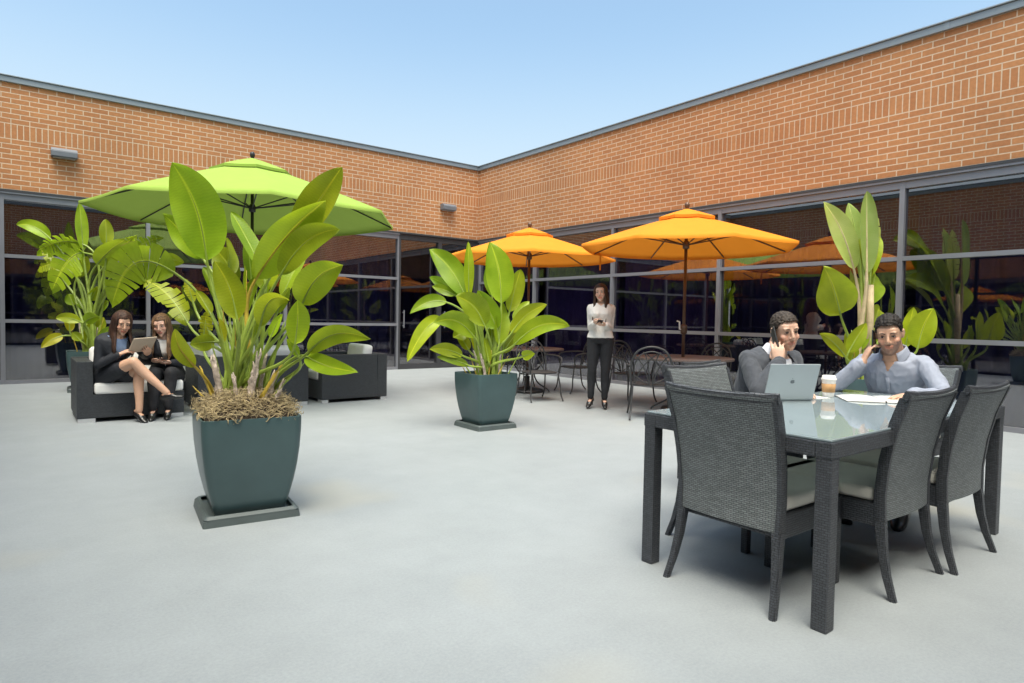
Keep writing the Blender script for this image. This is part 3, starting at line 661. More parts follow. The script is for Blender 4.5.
# ------------------------------------------------------------------ planters
def rsq(s, z, r=.16, n=5, bulge=0):
    pts = []; rr = s*r
    for q in range(4):
        cx = (s-rr)*(1 if q in (0, 3) else -1); cy = (s-rr)*(1 if q < 2 else -1)
        for k in range(n+1):
            a = q*math.pi/2+math.pi/2*k/n; pts.append(V((cx+rr*math.cos(a), cy+rr*math.sin(a), z)))
    return pts
def leaf_mesh(b, root, base, tip, width, roll, sag=.06, fold=.22, tear=0, seed=0, sr=.012, wave=.02, bend=0, mi=0, stalk_mi=1, shape=0):
    rnd = random.Random(seed*13+5)
    root, base, tip = V(root), V(base), V(tip)
    ax = tip-base; Ln = ax.length; a = ax.normalized()
    view = (CAMPOS-(base+tip)/2).normalized()
    n0 = (view-a*view.dot(a)).normalized()
    if n0.z < -.25: pass
    n0 = Quaternion(a, roll) @ n0
    s0 = a.cross(n0).normalized()
    # bend: in-plane curvature (fraction of length, + toward s0); sag: downwards
    up = V((0, 0, 1))
    def mid(t): return base + ax*t + s0*bend*Ln*math.sin(math.pi*t) + up*sag*Ln*4*t*(1-t)
    nt_, ns = 22, 6
    uv = b.loops.layers.uv.verify()
    grid = []; ph = rnd.random()*6
    strips = []
    if tear:
        t = .12
        while t < .92:
            dt = rnd.uniform(.045, .12); strips.append((t, t+dt, rnd.uniform(-1, 1))); t += dt+.004
    for i in range(nt_+1):
        t = i/nt_; c = mid(t); tg = (mid(min(1, t+.02))-mid(max(0, t-.02))).normalized()
        n = (n0-tg*n0.dot(tg)).normalized(); s = tg.cross(n)
        if shape == 1: hw = width/2*max(0, math.sin(math.pi*min(1, t**.62)))**.75
        elif seed % 3 == 2: hw = width/2*max(0, math.sin(math.pi*t**.86))**.62*(1.04-.12*t)
        else: hw = width/2*2.49*t**.55*(1-t)**.8
        if i == 0: hw = width*.03
        if i == nt_: hw = .0008
        row = []
        for j in range(-ns, ns+1):
            q = j/ns; aq = abs(q)
            off = s*(q*hw*math.cos(fold*aq)) + n*(hw*math.sin(fold)*aq**1.5) + n*wave*width*math.sin(7*t+ph+(2 if q > 0 else 0))*aq*aq*2.2
            row.append(c+off)
        grid.append(row)
    def quad(ps, uvs):
        f = b.faces.new([b.verts.new(p) for p in ps]); f.material_index = mi; f.smooth = True
        for l, u in zip(f.loops, uvs): l[uv].uv = u
    if not tear:
        vs = [[b.verts.new(p) for p in r] for r in grid]
        for i in range(nt_):
            for j in range(2*ns):
                f = b.faces.new((vs[i][j], vs[i][j+1], vs[i+1][j+1], vs[i+1][j])); f.material_index = mi; f.smooth = True
                for l, (x, y) in zip(f.loops, ((i, j), (i, j+1), (i+1, j+1), (i+1, j))): l[uv].uv = (x/nt_*Ln/.5, y/(2*ns))
    else:
        def P(t, q):
            x = t*nt_; i = min(nt_-1, max(0, int(x))); fr = x-i; y = (q+1)*ns; j = min(2*ns-1, max(0, int(y))); fy = y-j
            return (grid[i][j]*(1-fy)+grid[i][j+1]*fy)*(1-fr)+(grid[i+1][j]*(1-fy)+grid[i+1][j+1]*fy)*fr
        ts = [0]+[x for st in strips for x in st[:2]]+[1]
        for side in (-1, 1):
            prev = 0
            allst = [(0, strips[0][0], 0)]+strips+[(strips[-1][1], 1, 0)]
            for (ta, tb, k) in allst:
                gap = .30*(tb-ta)*rnd.uniform(.3, 1.2)*tear if 0 < ta and tb < 1 else 0
                m_ = 5; rowv = []
                droop = rnd.uniform(0, .5)*tear*width*.5
                lenf = rnd.uniform(.82, 1.05)
                for y in range(m_+1):
                    q = y/m_; sh = -.06*q*0
                    aa = ta+gap*q*.5; bb = tb-gap*q*.5; qq = min(1, q*lenf)
                    r3 = []
                    for z in range(4):
                        tt = aa+(bb-aa)*z/3
                        p = P(min(1, tt), side*qq) + n0*(k*.10*width*q*q) - up*droop*q*q
                        r3.append((p, (tt*Ln/.5, .5+side*qq*.5)))
                    rowv.append(r3)
                vv = [[b.verts.new(p) for p, _ in r] for r in rowv]
                for y in range(m_):
                    for z in range(3):
                        f = b.faces.new((vv[y][z], vv[y][z+1], vv[y+1][z+1], vv[y+1][z])); f.material_index = mi; f.smooth = True
                        for l, (yy, zz) in zip(f.loops, ((y, z), (y, z+1), (y+1, z+1), (y+1, z))): l[uv].uv = rowv[yy][zz][1]
    # stalk with a midrib running up the blade
    t0 = (mid(.03)-mid(0)).normalized(); d = (base-root).length
    pts = bez(root, root+V((0, 0, 1))*d*.38+(base-root)*.12, base-t0*d*.30, base, 12)
    rad = [sr*(1.35-.75*i/12) for i in range(13)]
    for k in range(1, 9):
        pts.append(mid(k/9*.92)-n0*.002); rad.append(sr*.55*(1-k/9.5))
    tube(b, pts, rad, 7, mi=stalk_mi)

def planter(label, x, y, rz, moss, scale=1.0, h=.60):
    pl = empty('planter', label, 'potted plant', (x, y, 0), rz, 'square planters of big leaved plants')
    b = B(); k = scale
    loft(b, [rsq(.225*k, .035, .12), rsq(.25*k, .035, .12), rsq(.25*k, .045, .1), rsq(.235*k, .06, .1), rsq(.22*k, .058, .12)][1:], False)
    loft(b, [rsq(.255*k, 0, .06), rsq(.25*k, .035, .06)])
    obj('saucer', b, M['saucer'], pl)
    b = B(); prof = [(.180, .040), (.187, .046), (.207, .12), (.227, .21), (.244, .31), (.256, .42), (.262, .52), (.263, .585), (.262, .60), (.255, .602), (.248, .595), (.243, .52), (.20, .50)]
    loft(b, [rsq(s*k, z*h/.60, .17, 7) for s, z in prof]); p = obj('pot', b, M['pot'], pl)
    for f in p.data.polygons: f.use_smooth = True
    p.data.set_sharp_from_angle(angle=R(40))
    b = B(); nn = 16; hh = .59*h/.60 if moss else .545*h/.60
    g = [[b.verts.new(((-1+2*i/nn)*.238*k, (-1+2*j/nn)*.238*k, hh + (.12*(1-max(abs(-1+2*i/nn), abs(-1+2*j/nn))**3)*(1 if moss else .3)) + .02*noise.noise(V((i*.6, j*.6, x))))) for j in range(nn+1)] for i in range(nn+1)]
    for i in range(nn):
        for j in range(nn): b.faces.new((g[i][j], g[i+1][j], g[i+1][j+1], g[i][j+1]))
    obj('soil', b, M['soil'], pl, smooth=True)
    if moss:
        b = B(); rnd = random.Random(3)
        for q in range(2200):
            u, v = rnd.uniform(-1, 1)*.25*k, rnd.uniform(-1, 1)*.25*k
            e = max(abs(u), abs(v))/(.26*k); z = hh+.015+.13*(1-e**3)*rnd.uniform(.6, 1.15)
            d = V((rnd.uniform(-1, 1), rnd.uniform(-1, 1), rnd.uniform(-.3, .3))).normalized(); p = V((u, v, z)); pts = [p]; st = rnd.uniform(.010, .018)
            for j in range(5):
                d = (d+V((rnd.uniform(-1, 1), rnd.uniform(-1, 1), rnd.uniform(-.8, .7)))*.75).normalized(); p = p+d*st; pts.append(p)
            lim = .272*k; pts = [V((max(-lim, min(lim, p.x)), max(-lim, min(lim, p.y)), max(hh-.01, min(hh+.17, p.z)))) for p in pts]
            r_ = rnd.uniform(.0011, .0028); tube(b, pts, [r_*.5, r_, r_, r_, r_*.9, r_*.5], 4)
        obj('moss', b, M['moss'], pl, smooth=True)
    return pl
def stubs(pl, specs, mat='bark'):
    """dry cut-off leaf bases"""
    for (p0, p1, w) in specs:
        b = B(); p0, p1 = V(p0), V(p1); w *= 1.0 if mat == 'bark' else .8; rnd = random.Random(int(p0.x*1000)+int(p1.z*777)); ln = (p1-p0).length
        for q in range(7 if mat == 'bark' else 3):
            o = RIGHT*rnd.uniform(-.6, .6)*w + FWD*rnd.uniform(-.5, .3)*w; o.z = 0
            f = 1.0 if q == 0 else rnd.uniform(.45, .98); tip = p0+(p1-p0)*f+RIGHT*rnd.uniform(-.5, .5)*w+FWD*rnd.uniform(-.8, .4)*w
            ww = w*rnd.uniform(.28, .62); n = 9; a_ = p0+o*.6
            pts = [a_.lerp(tip, i/n)+RIGHT*(noise.noise(V((q*3.1, i*.5, p0.x*9)))*.35*w)+FWD*(noise.noise(V((q*1.7, i*.5, p0.z*9)))*.3*w) for i in range(n+1)]
            tube(b, pts, [ww*(1.1-.55*i/n)*(1+.25*noise.noise(V((i*.9, q, w*90))))*(.45 if i == n else 1) for i in range(n+1)], 9, flat=.42, side=RIGHT+FWD*rnd.uniform(-.5, .5))
        for v in b.verts: v.co += V((noise.noise(v.co*60), noise.noise(v.co*60+V((5, 5, 5))), noise.noise(v.co*45+V((2, 9, 1)))))*.004
        obj('dry_stalk', b, M[mat], pl, smooth=True)
def plant(pl, depth, root_px, root_z, specs, sr, ox=0, oy=0, sc=1.0, spread=.1, mname='leaf'):
    """specs: base x,y, tip x,y (pixels of an enlarged crop), width px, roll deg, base and tip depth offsets, options"""
    inv = (Matrix.Translation(pl.location) @ pl.rotation_euler.to_matrix().to_4x4()).inverted()
    for i, sp in enumerate(specs):
        bx, by, tx, ty, w, roll, db, dt = sp[:8]; op = sp[8] if len(sp) > 8 else {}
        rnd = random.Random(i*7+int(depth*100))
        base = at(ox+bx/sc, oy+by/sc, depth+db); tip = at(ox+tx/sc, oy+ty/sc, depth+dt)
        rx = op.get('rx', None)
        rp = at(root_px, 400, depth); lat = rnd.uniform(-1, 1)*spread if rx is None else rx
        root = V((rp.x, rp.y, root_z)) + V((RIGHT.x, RIGHT.y, 0))*lat + V((FWD.x, FWD.y, 0))*rnd.uniform(-.6, .6)*spread
        cb = math.cos(R(roll)); wid = w/sc*depth/FPX/max(.45, abs(cb))
        b = B(); st = op.get('stalk', 'stalk')
        leaf_mesh(b, root, base, tip, wid, R(roll), sag=op.get('sag', .04), fold=op.get('fold', .28), tear=op.get('tear', 0), seed=i+int(depth*10), sr=op.get('sr', sr), bend=op.get('bend', 0), shape=op.get('shape', 0), wave=op.get('wave', .03))
        bmesh.ops.transform(b, matrix=inv, verts=b.verts)
        obj('leaf', b, [M[op.get('m', mname)], M[st]], pl)

# front planter
D1 = 3.95
p1 = planter('planter in front of the loveseat, tallest leaves of the patio, moss on top', 1.095, 4.045, R(-6), True, 1.04)
Y = dict(stalk='stalk_y')
plant(p1, D1, 243, .60, [
    (262, 375, 142, 42, 165, 12, -.05, -.25, dict(m='leaf', bend=.06, fold=.3)),
    (248, 370, 112, 218, 75, -30, .15, .2, dict(m='leaf')),
    (430, 440, 668, 172, 150, 22, .0, -.1, dict(bend=-.02, fold=.45, stalk='stalk_y', sr=.015)),
    (560, 300, 724, 58, 120, -14, .05, -.05, dict(bend=.02, fold=.3)),
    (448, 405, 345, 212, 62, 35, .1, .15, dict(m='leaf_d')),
    (515, 425, 714, 270, 98, -15, -.1, -.25, dict(bend=-.06, sag=.08)),
    (588, 525, 728, 392, 112, 10, -.15, -.3, dict(bend=-.08, sag=.06)),
    (366, 578, 288, 378, 86, -8, -.3, -.35, dict(bend=.05)),
    (445, 600, 545, 512, 66, 20, -.2, -.35, dict(sag=.18, bend=-.1)),
    (563, 662, 572, 512, 76, 15, -.25, -.3, dict(m='leaf', bend=.03)),
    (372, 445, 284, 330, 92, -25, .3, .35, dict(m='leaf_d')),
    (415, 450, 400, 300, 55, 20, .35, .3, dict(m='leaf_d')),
    (462, 480, 505, 328, 90, -20, .2, .3, dict(bend=-.05)),
    (150, 418, -62, 530, 150, -12, .0, -.1, dict(m='leaf', sag=.22, tear=.28, bend=.20, fold=.2)),
    (196, 590, 45, 445, 90, 25, .45, .6, dict(tear=.7, sag=.12, m='leaf')),
    (610, 690, 822, 645, 66, 12, -.25, -.55, dict(sag=.05, bend=-.08, rx=.12)),
    (600, 705, 778, 760, 60, -10, -.2, -.5, dict(sag=.05, bend=.08, rx=.14, m='leaf')),
    (222, 740, 152, 612, 56, 5, -.2, -.4, dict(sag=.05, bend=-.1, rx=-.16, stalk='stalk_y')),
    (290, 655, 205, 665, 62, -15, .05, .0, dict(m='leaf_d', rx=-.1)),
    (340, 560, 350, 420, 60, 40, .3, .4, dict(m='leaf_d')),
    (250, 650, 262, 548, 50, 30, .25, .3, dict(m='leaf_y', tear=.5)),
    (500, 560, 545, 470, 36, 10, .0, -.1, dict()),
    (575, 705, 535, 645, 30, 10, -.2, -.25, dict(rx=.12)),
    (215, 520, 190, 440, 40, 20, .4, .4, dict(m='leaf_y', tear=.4)),
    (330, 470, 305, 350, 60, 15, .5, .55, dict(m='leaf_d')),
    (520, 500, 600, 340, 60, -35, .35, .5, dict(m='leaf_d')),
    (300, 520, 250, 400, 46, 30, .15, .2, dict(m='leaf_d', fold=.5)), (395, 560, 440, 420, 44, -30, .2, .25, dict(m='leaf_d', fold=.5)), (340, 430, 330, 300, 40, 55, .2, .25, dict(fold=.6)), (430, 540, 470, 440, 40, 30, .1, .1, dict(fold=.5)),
    (275, 560, 225, 480, 40, 25, .0, .0, dict(m='leaf', fold=.5)), (480, 640, 520, 560, 34, -20, -.1, -.1, dict(fold=.5)), (320, 660, 300, 570, 26, 40, -.15, -.15, dict(fold=.7, m='leaf_y')), (420, 660, 440, 560, 26, 40, -.1, -.1, dict(fold=.7)),
    (385, 520, 392, 390, 16, 30, .0, .0, dict(fold=.9)), (355, 560, 345, 430, 14, 30, .05, .05, dict(fold=.9)), (540, 620, 590, 560, 30, 10, -.1, -.15, dict()),
], .0125, 130, 150, 3.415, .10)
def w1(px, py, d=D1): return at(px, py, d)
inv1 = (Matrix.Translation(p1.location) @ p1.rotation_euler.to_matrix().to_4x4()).inverted()
def stub_px(pl, inv, depth, rows):
    stubs(pl, [(inv @ at(x0, y0, depth+d), inv @ at(x1, y1, depth+d), w) for x0, y0, x1, y1, w, d in rows[0]], 'bark')
    stubs(pl, [(inv @ at(x0, y0, depth+d), inv @ at(x1, y1, depth+d), w) for x0, y0, x1, y1, w, d in rows[1]], 'stalk_y')
    stubs(pl, [(inv @ at(x0, y0, depth+d), inv @ at(x1, y1, depth+d), w) for x0, y0, x1, y1, w, d in rows[2]], 'stalk')
stub_px(p1, inv1, D1, (
    [(222, 404, 213, 354, .034, -.1), (237, 406, 234, 372, .030, -.15), (249, 404, 259, 348, .034, -.12), (266, 404, 277, 370, .032, -.1), (275, 402, 285, 378, .020, -.12), (256, 404, 268, 352, .026, -.02), (230, 404, 226, 362, .024, .05)],
    [(214, 402, 200, 366, .018, -.1), (209, 402, 193, 386, .014, -.05), (240, 400, 232, 290, .018, .05), (250, 400, 247, 270, .018, .08), (228, 396, 222, 300, .014, .1), (262, 398, 282, 362, .022, -.16), (236, 400, 240, 300, .012, -.05)],
    [(256, 398, 268, 300, .022, -.02), (244, 398, 243, 286, .018, .0), (262, 396, 284, 320, .022, -.05), (233, 398, 216, 300, .014, .0), (270, 400, 305, 362, .018, -.12), (248, 398, 256, 290, .014, -.1), (226, 396, 205, 320, .013, .05)]))

# middle planter
D2 = 7.0
p2 = planter('planter in the middle of the patio, in front of the hidden iron table', 4.10, 5.76, R(-1), False)
plant(p2, D2, 487, .56, [
    (228, 215, 112, 62, 82, 10, .1, .2, dict(bend=.05)), (240, 222, 238, 36, 34, 20, 0, 0, dict()), (345, 238, 308, 38, 92, 8, -.1, -.1, dict(bend=.05)),
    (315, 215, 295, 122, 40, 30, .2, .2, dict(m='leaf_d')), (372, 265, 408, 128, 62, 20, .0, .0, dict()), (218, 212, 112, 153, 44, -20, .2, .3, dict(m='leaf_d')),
    (195, 212, 120, 183, 34, 10, .1, .1, dict()), (292, 312, 198, 214, 82, 10, -.2, -.3, dict(bend=.1)), (332, 322, 270, 196, 72, -15, -.1, -.1, dict(m='leaf')),
    (168, 235, 48, 272, 44, 20, 0, -.1, dict(sag=.15)), (150, 292, 40, 428, 56, 10, -.1, -.25, dict(sag=.18)), (258, 348, 126, 302, 66, 5, -.2, -.45, dict(sag=.12, bend=.08)),
    (218, 408, 112, 388, 44, 10, -.2, -.4, dict(sag=.08)), (238, 440, 136, 412, 30, 10, -.2, -.35, dict(m='leaf_d')), (378, 335, 494, 242, 52, -15, -.1, -.2, dict(sag=.05, bend=-.06)),
    (385, 292, 437, 232, 34, -20, .2, .3, dict()), (388, 372, 568, 312, 62, -12, -.2, -.5, dict(sag=.1, bend=-.06)), (415, 412, 456, 402, 34, 5, -.2, -.3, dict(sag=.05, shape=1)),
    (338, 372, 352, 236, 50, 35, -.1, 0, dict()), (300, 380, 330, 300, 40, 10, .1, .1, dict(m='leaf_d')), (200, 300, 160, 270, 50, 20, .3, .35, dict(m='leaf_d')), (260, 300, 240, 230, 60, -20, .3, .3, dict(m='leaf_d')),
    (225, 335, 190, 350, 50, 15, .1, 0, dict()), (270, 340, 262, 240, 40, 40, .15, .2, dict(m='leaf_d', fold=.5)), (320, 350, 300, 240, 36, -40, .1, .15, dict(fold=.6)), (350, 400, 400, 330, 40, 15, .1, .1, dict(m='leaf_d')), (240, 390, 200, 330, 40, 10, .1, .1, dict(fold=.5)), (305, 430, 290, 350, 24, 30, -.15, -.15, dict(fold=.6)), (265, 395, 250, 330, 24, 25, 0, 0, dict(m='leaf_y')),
], .016, 395, 230, 3.25, .11)
inv2 = (Matrix.Translation(p2.location) @ p2.rotation_euler.to_matrix().to_4x4()).inverted()
stub_px(p2, inv2, D2, (
    [(486, 380, 478, 340, .025, -.1), (482, 380, 474, 350, .02, -.05), (497, 380, 502, 335, .028, 0), (490, 380, 487, 352, .02, .05)],
    [(478, 380, 470, 355, .016, 0), (495, 380, 508, 356, .016, -.1), (470, 380, 460, 362, .012, 0), (488, 380, 492, 350, .016, -.12)],
    [(500, 380, 506, 320, .022, 0), (484, 380, 470, 330, .018, .05), (492, 380, 492, 320, .02, .05), (505, 380, 520, 352, .015, 0), (475, 380, 455, 350, .014, 0)]))

# planter behind the sofa
D3 = 9.7
p3 = planter('planter behind the women on the sofa, with torn arching leaves', .83, 11.55, R(-2), False)
plant(p3, D3, 92, .56, [
    (172, 165, 28, 106, 58, 15, 0, -.1, dict(sag=.16)), (315, 225, 180, 385, 125, 10, -.1, -.3, dict(sag=.22, tear=1.0)), (300, 185, 115, 220, 90, -15, 0, 0, dict(sag=.12, tear=1.0)),
    (312, 215, 296, 8, 50, 15, 0, 0, dict()), (412, 195, 408, 82, 58, 8, -.1, -.1, dict()), (370, 275, 492, 168, 90, 15, -.1, -.2, dict(sag=.05)),
    (400, 285, 540, 148, 62, -20, 0, 0, dict(tear=.8, m='leaf')), (468, 275, 658, 162, 66, -15, -.1, -.2, dict(tear=.9, sag=.12)), (660, 250, 742, 268, 60, 10, .2, .2, dict()),
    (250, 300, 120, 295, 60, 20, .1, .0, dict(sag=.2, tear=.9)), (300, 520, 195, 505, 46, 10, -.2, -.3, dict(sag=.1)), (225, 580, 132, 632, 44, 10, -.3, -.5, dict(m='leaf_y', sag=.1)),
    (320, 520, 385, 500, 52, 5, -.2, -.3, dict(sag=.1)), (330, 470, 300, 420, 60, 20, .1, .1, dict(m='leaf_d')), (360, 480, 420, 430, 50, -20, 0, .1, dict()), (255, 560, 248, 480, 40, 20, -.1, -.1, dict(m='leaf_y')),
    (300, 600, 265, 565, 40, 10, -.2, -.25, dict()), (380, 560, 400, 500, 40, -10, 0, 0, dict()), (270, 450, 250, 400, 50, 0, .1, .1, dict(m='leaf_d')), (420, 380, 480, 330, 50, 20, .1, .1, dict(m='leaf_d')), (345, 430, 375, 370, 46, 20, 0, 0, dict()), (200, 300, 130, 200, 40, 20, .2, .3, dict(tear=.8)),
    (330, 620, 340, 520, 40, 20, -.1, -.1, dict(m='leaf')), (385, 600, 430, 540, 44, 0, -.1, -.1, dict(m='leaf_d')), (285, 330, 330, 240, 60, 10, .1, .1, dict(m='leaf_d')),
], .020, 10, 200, 4.267, .13)
inv3 = (Matrix.Translation(p3.location) @ p3.rotation_euler.to_matrix().to_4x4()).inverted()
stub_px(p3, inv3, D3, ([(85, 355, 80, 320, .03, 0), (95, 355, 98, 325, .03, 0)], [(78, 355, 70, 325, .02, 0), (100, 355, 108, 330, .02, 0), (92, 356, 104, 318, .016, -.1)], [(88, 355, 84, 300, .03, 0), (96, 355, 104, 300, .03, 0), (91, 350, 92, 290, .026, .05)]))

# planter beyond the dining table
D4 = 7.3
p4 = planter('planter by the windows behind the two men, with tall pale leaves', 7.62, 3.36, R(0), False)
plant(p4, D4, 862, .56, [
    (252, 305, 148, 74, 74, 20, 0, 0, dict(m='leaf_p', bend=.04, sr=.022, stalk='tan')), (296, 318, 296, 38, 68, 25, -.1, -.1, dict(m='leaf_p', sr=.026, stalk='tan', fold=.55)), (262, 210, 234, 78, 56, 20, .1, .1, dict(m='leaf_p')), (310, 300, 326, 95, 50, -25, .05, .1, dict(m='leaf_p', tear=.3)),
    (206, 458, 150, 296, 130, 6, -.1, -.3, dict(shape=1, bend=.02)), (222, 602, 134, 524, 44, 12, -.2, -.4, dict(sag=.08)), (232, 592, 296, 488, 52, 10, -.2, -.25, dict()), (268, 585, 300, 510, 40, -15, 0, 0, dict(m='leaf')),
    (300, 330, 290, 150, 70, 55, .2, .8, dict(sag=.12)), (285, 300, 262, 180, 70, 60, .25, .9, dict(sag=.15, m='leaf')), (310, 420, 330, 330, 60, 50, .2, .8, dict(sag=.15)), (280, 430, 250, 330, 60, 50, .3, .9, dict(sag=.15)), (300, 350, 310, 210, 60, -55, .15, .7, dict(sag=.1)), (320, 520, 340, 440, 50, 40, .3, .8, dict(sag=.1)),
    (428, 570, 456, 434, 48, 20, -.1, -.1, dict(rx=.2)), (470, 575, 524, 438, 84, -8, -.2, -.3, dict(rx=.2, bend=-.04)), (425, 560, 420, 490, 34, 10, 0, 0, dict(rx=.2, m='leaf_d')), (236, 640, 262, 560, 36, 10, -.1, -.1, dict()), (245, 600, 225, 520, 40, 20, .2, .2, dict(m='leaf_d')), (330, 560, 380, 470, 60, 20, .2, .3, dict(m='leaf_d')),
], .018, 780, 180, 3.414, .10)
inv4 = (Matrix.Translation(p4.location) @ p4.rotation_euler.to_matrix().to_4x4()).inverted()
stub_px(p4, inv4, D4, ([(850, 372, 848, 345, .03, 0), (862, 372, 866, 335, .035, 0)], [(855, 372, 853, 350, .02, -.1)], [(858, 372, 851, 330, .022, -.05), (868, 370, 872, 320, .022, 0)]))
b = B(); tube(b, [inv4 @ at(866, 370, D4), inv4 @ at(870, 320, D4), inv4 @ at(871, 285, D4)], [.05, .042, .03], 10); obj('stem', b, M['tan'], p4, smooth=True)

# ------------------------------------------------------------------ people
def remesh(b, voxel, smooth=4, name='body'):
    me = bpy.data.meshes.new(name); bmesh.ops.recalc_face_normals(b, faces=b.faces[:]); b.to_mesh(me); b.free()
    o = bpy.data.objects.new('work', me); col.objects.link(o)
    md = o.modifiers.new('r', 'REMESH'); md.mode = 'VOXEL'; md.voxel_size = voxel; md.adaptivity = 0
    if smooth:
        sm = o.modifiers.new('s', 'SMOOTH'); sm.iterations = smooth; sm.factor = .5
    dg = bpy.context.evaluated_depsgraph_get(); dg.update()
    out = bpy.data.meshes.new_from_object(o.evaluated_get(dg)); out.name = name
    bpy.data.objects.remove(o); bpy.data.meshes.remove(me)
    return out
def wrinkle(me, amp, scale, stretch=(1, 1, 1)):
    # cloth folds: sharp ridges warped by a slower noise
    no = [v.normal.copy() for v in me.vertices]
    for v, n in zip(me.vertices, no):
        q = v.co + V((noise.noise(v.co*5), noise.noise(v.co*5+V((9, 2, 4))), noise.noise(v.co*5+V((1, 7, 3)))))*.05
        p = V((q.x*stretch[0], q.y*stretch[1], q.z*stretch[2]))*scale
        r = 1-abs(noise.noise(p))*2.2; r2 = 1-abs(noise.noise(p*1.9+V((3, 1, 7))))*2.2
        v.co += n*amp*(r*abs(r)*.8+r2*abs(r2)*.45-.25)
def wrinkle_soft(me, amp, scale, stretch=(1, 1, 1)):
    me.calc_loop_triangles() if False else None
    no = [v.normal.copy() for v in me.vertices]
    for v, n in zip(me.vertices, no):
        p = V((v.co.x*stretch[0], v.co.y*stretch[1], v.co.z*stretch[2]))*scale
        v.co += n*amp*(noise.noise(p)+.5*noise.noise(p*2.1+V((3, 1, 7))))
def drop_faces(me, keep):
    b = B(); b.from_mesh(me); b.verts.ensure_lookup_table()
    kill = [v for v in b.verts if not keep(v.co)]
    bmesh.ops.delete(b, geom=kill, context='VERTS'); b.to_mesh(me); b.free(); return me
def ik(a, c, l1, l2, pole):
    a, c, pole = V(a), V(c), V(pole); d = c-a; L_ = min(d.length, (l1+l2)*.999); dn = d.normalized()
    x = (l1*l1-l2*l2+L_*L_)/(2*L_); hgt = math.sqrt(max(0, l1*l1-x*x))
    pl = pole-a; pl = (pl-dn*pl.dot(dn)).normalized()
    return a+dn*x+pl*hgt
def interp(pts, ts, samples):
    out = []
    for s in samples:
        for i in range(len(ts)-1):
            if s <= ts[i+1]+1e-9:
                k = (s-ts[i])/(ts[i+1]-ts[i]); out.append(pts[i]*(1-k)+pts[i+1]*k if not isinstance(pts[i], V) else pts[i].lerp(pts[i+1], k)); break
    return out

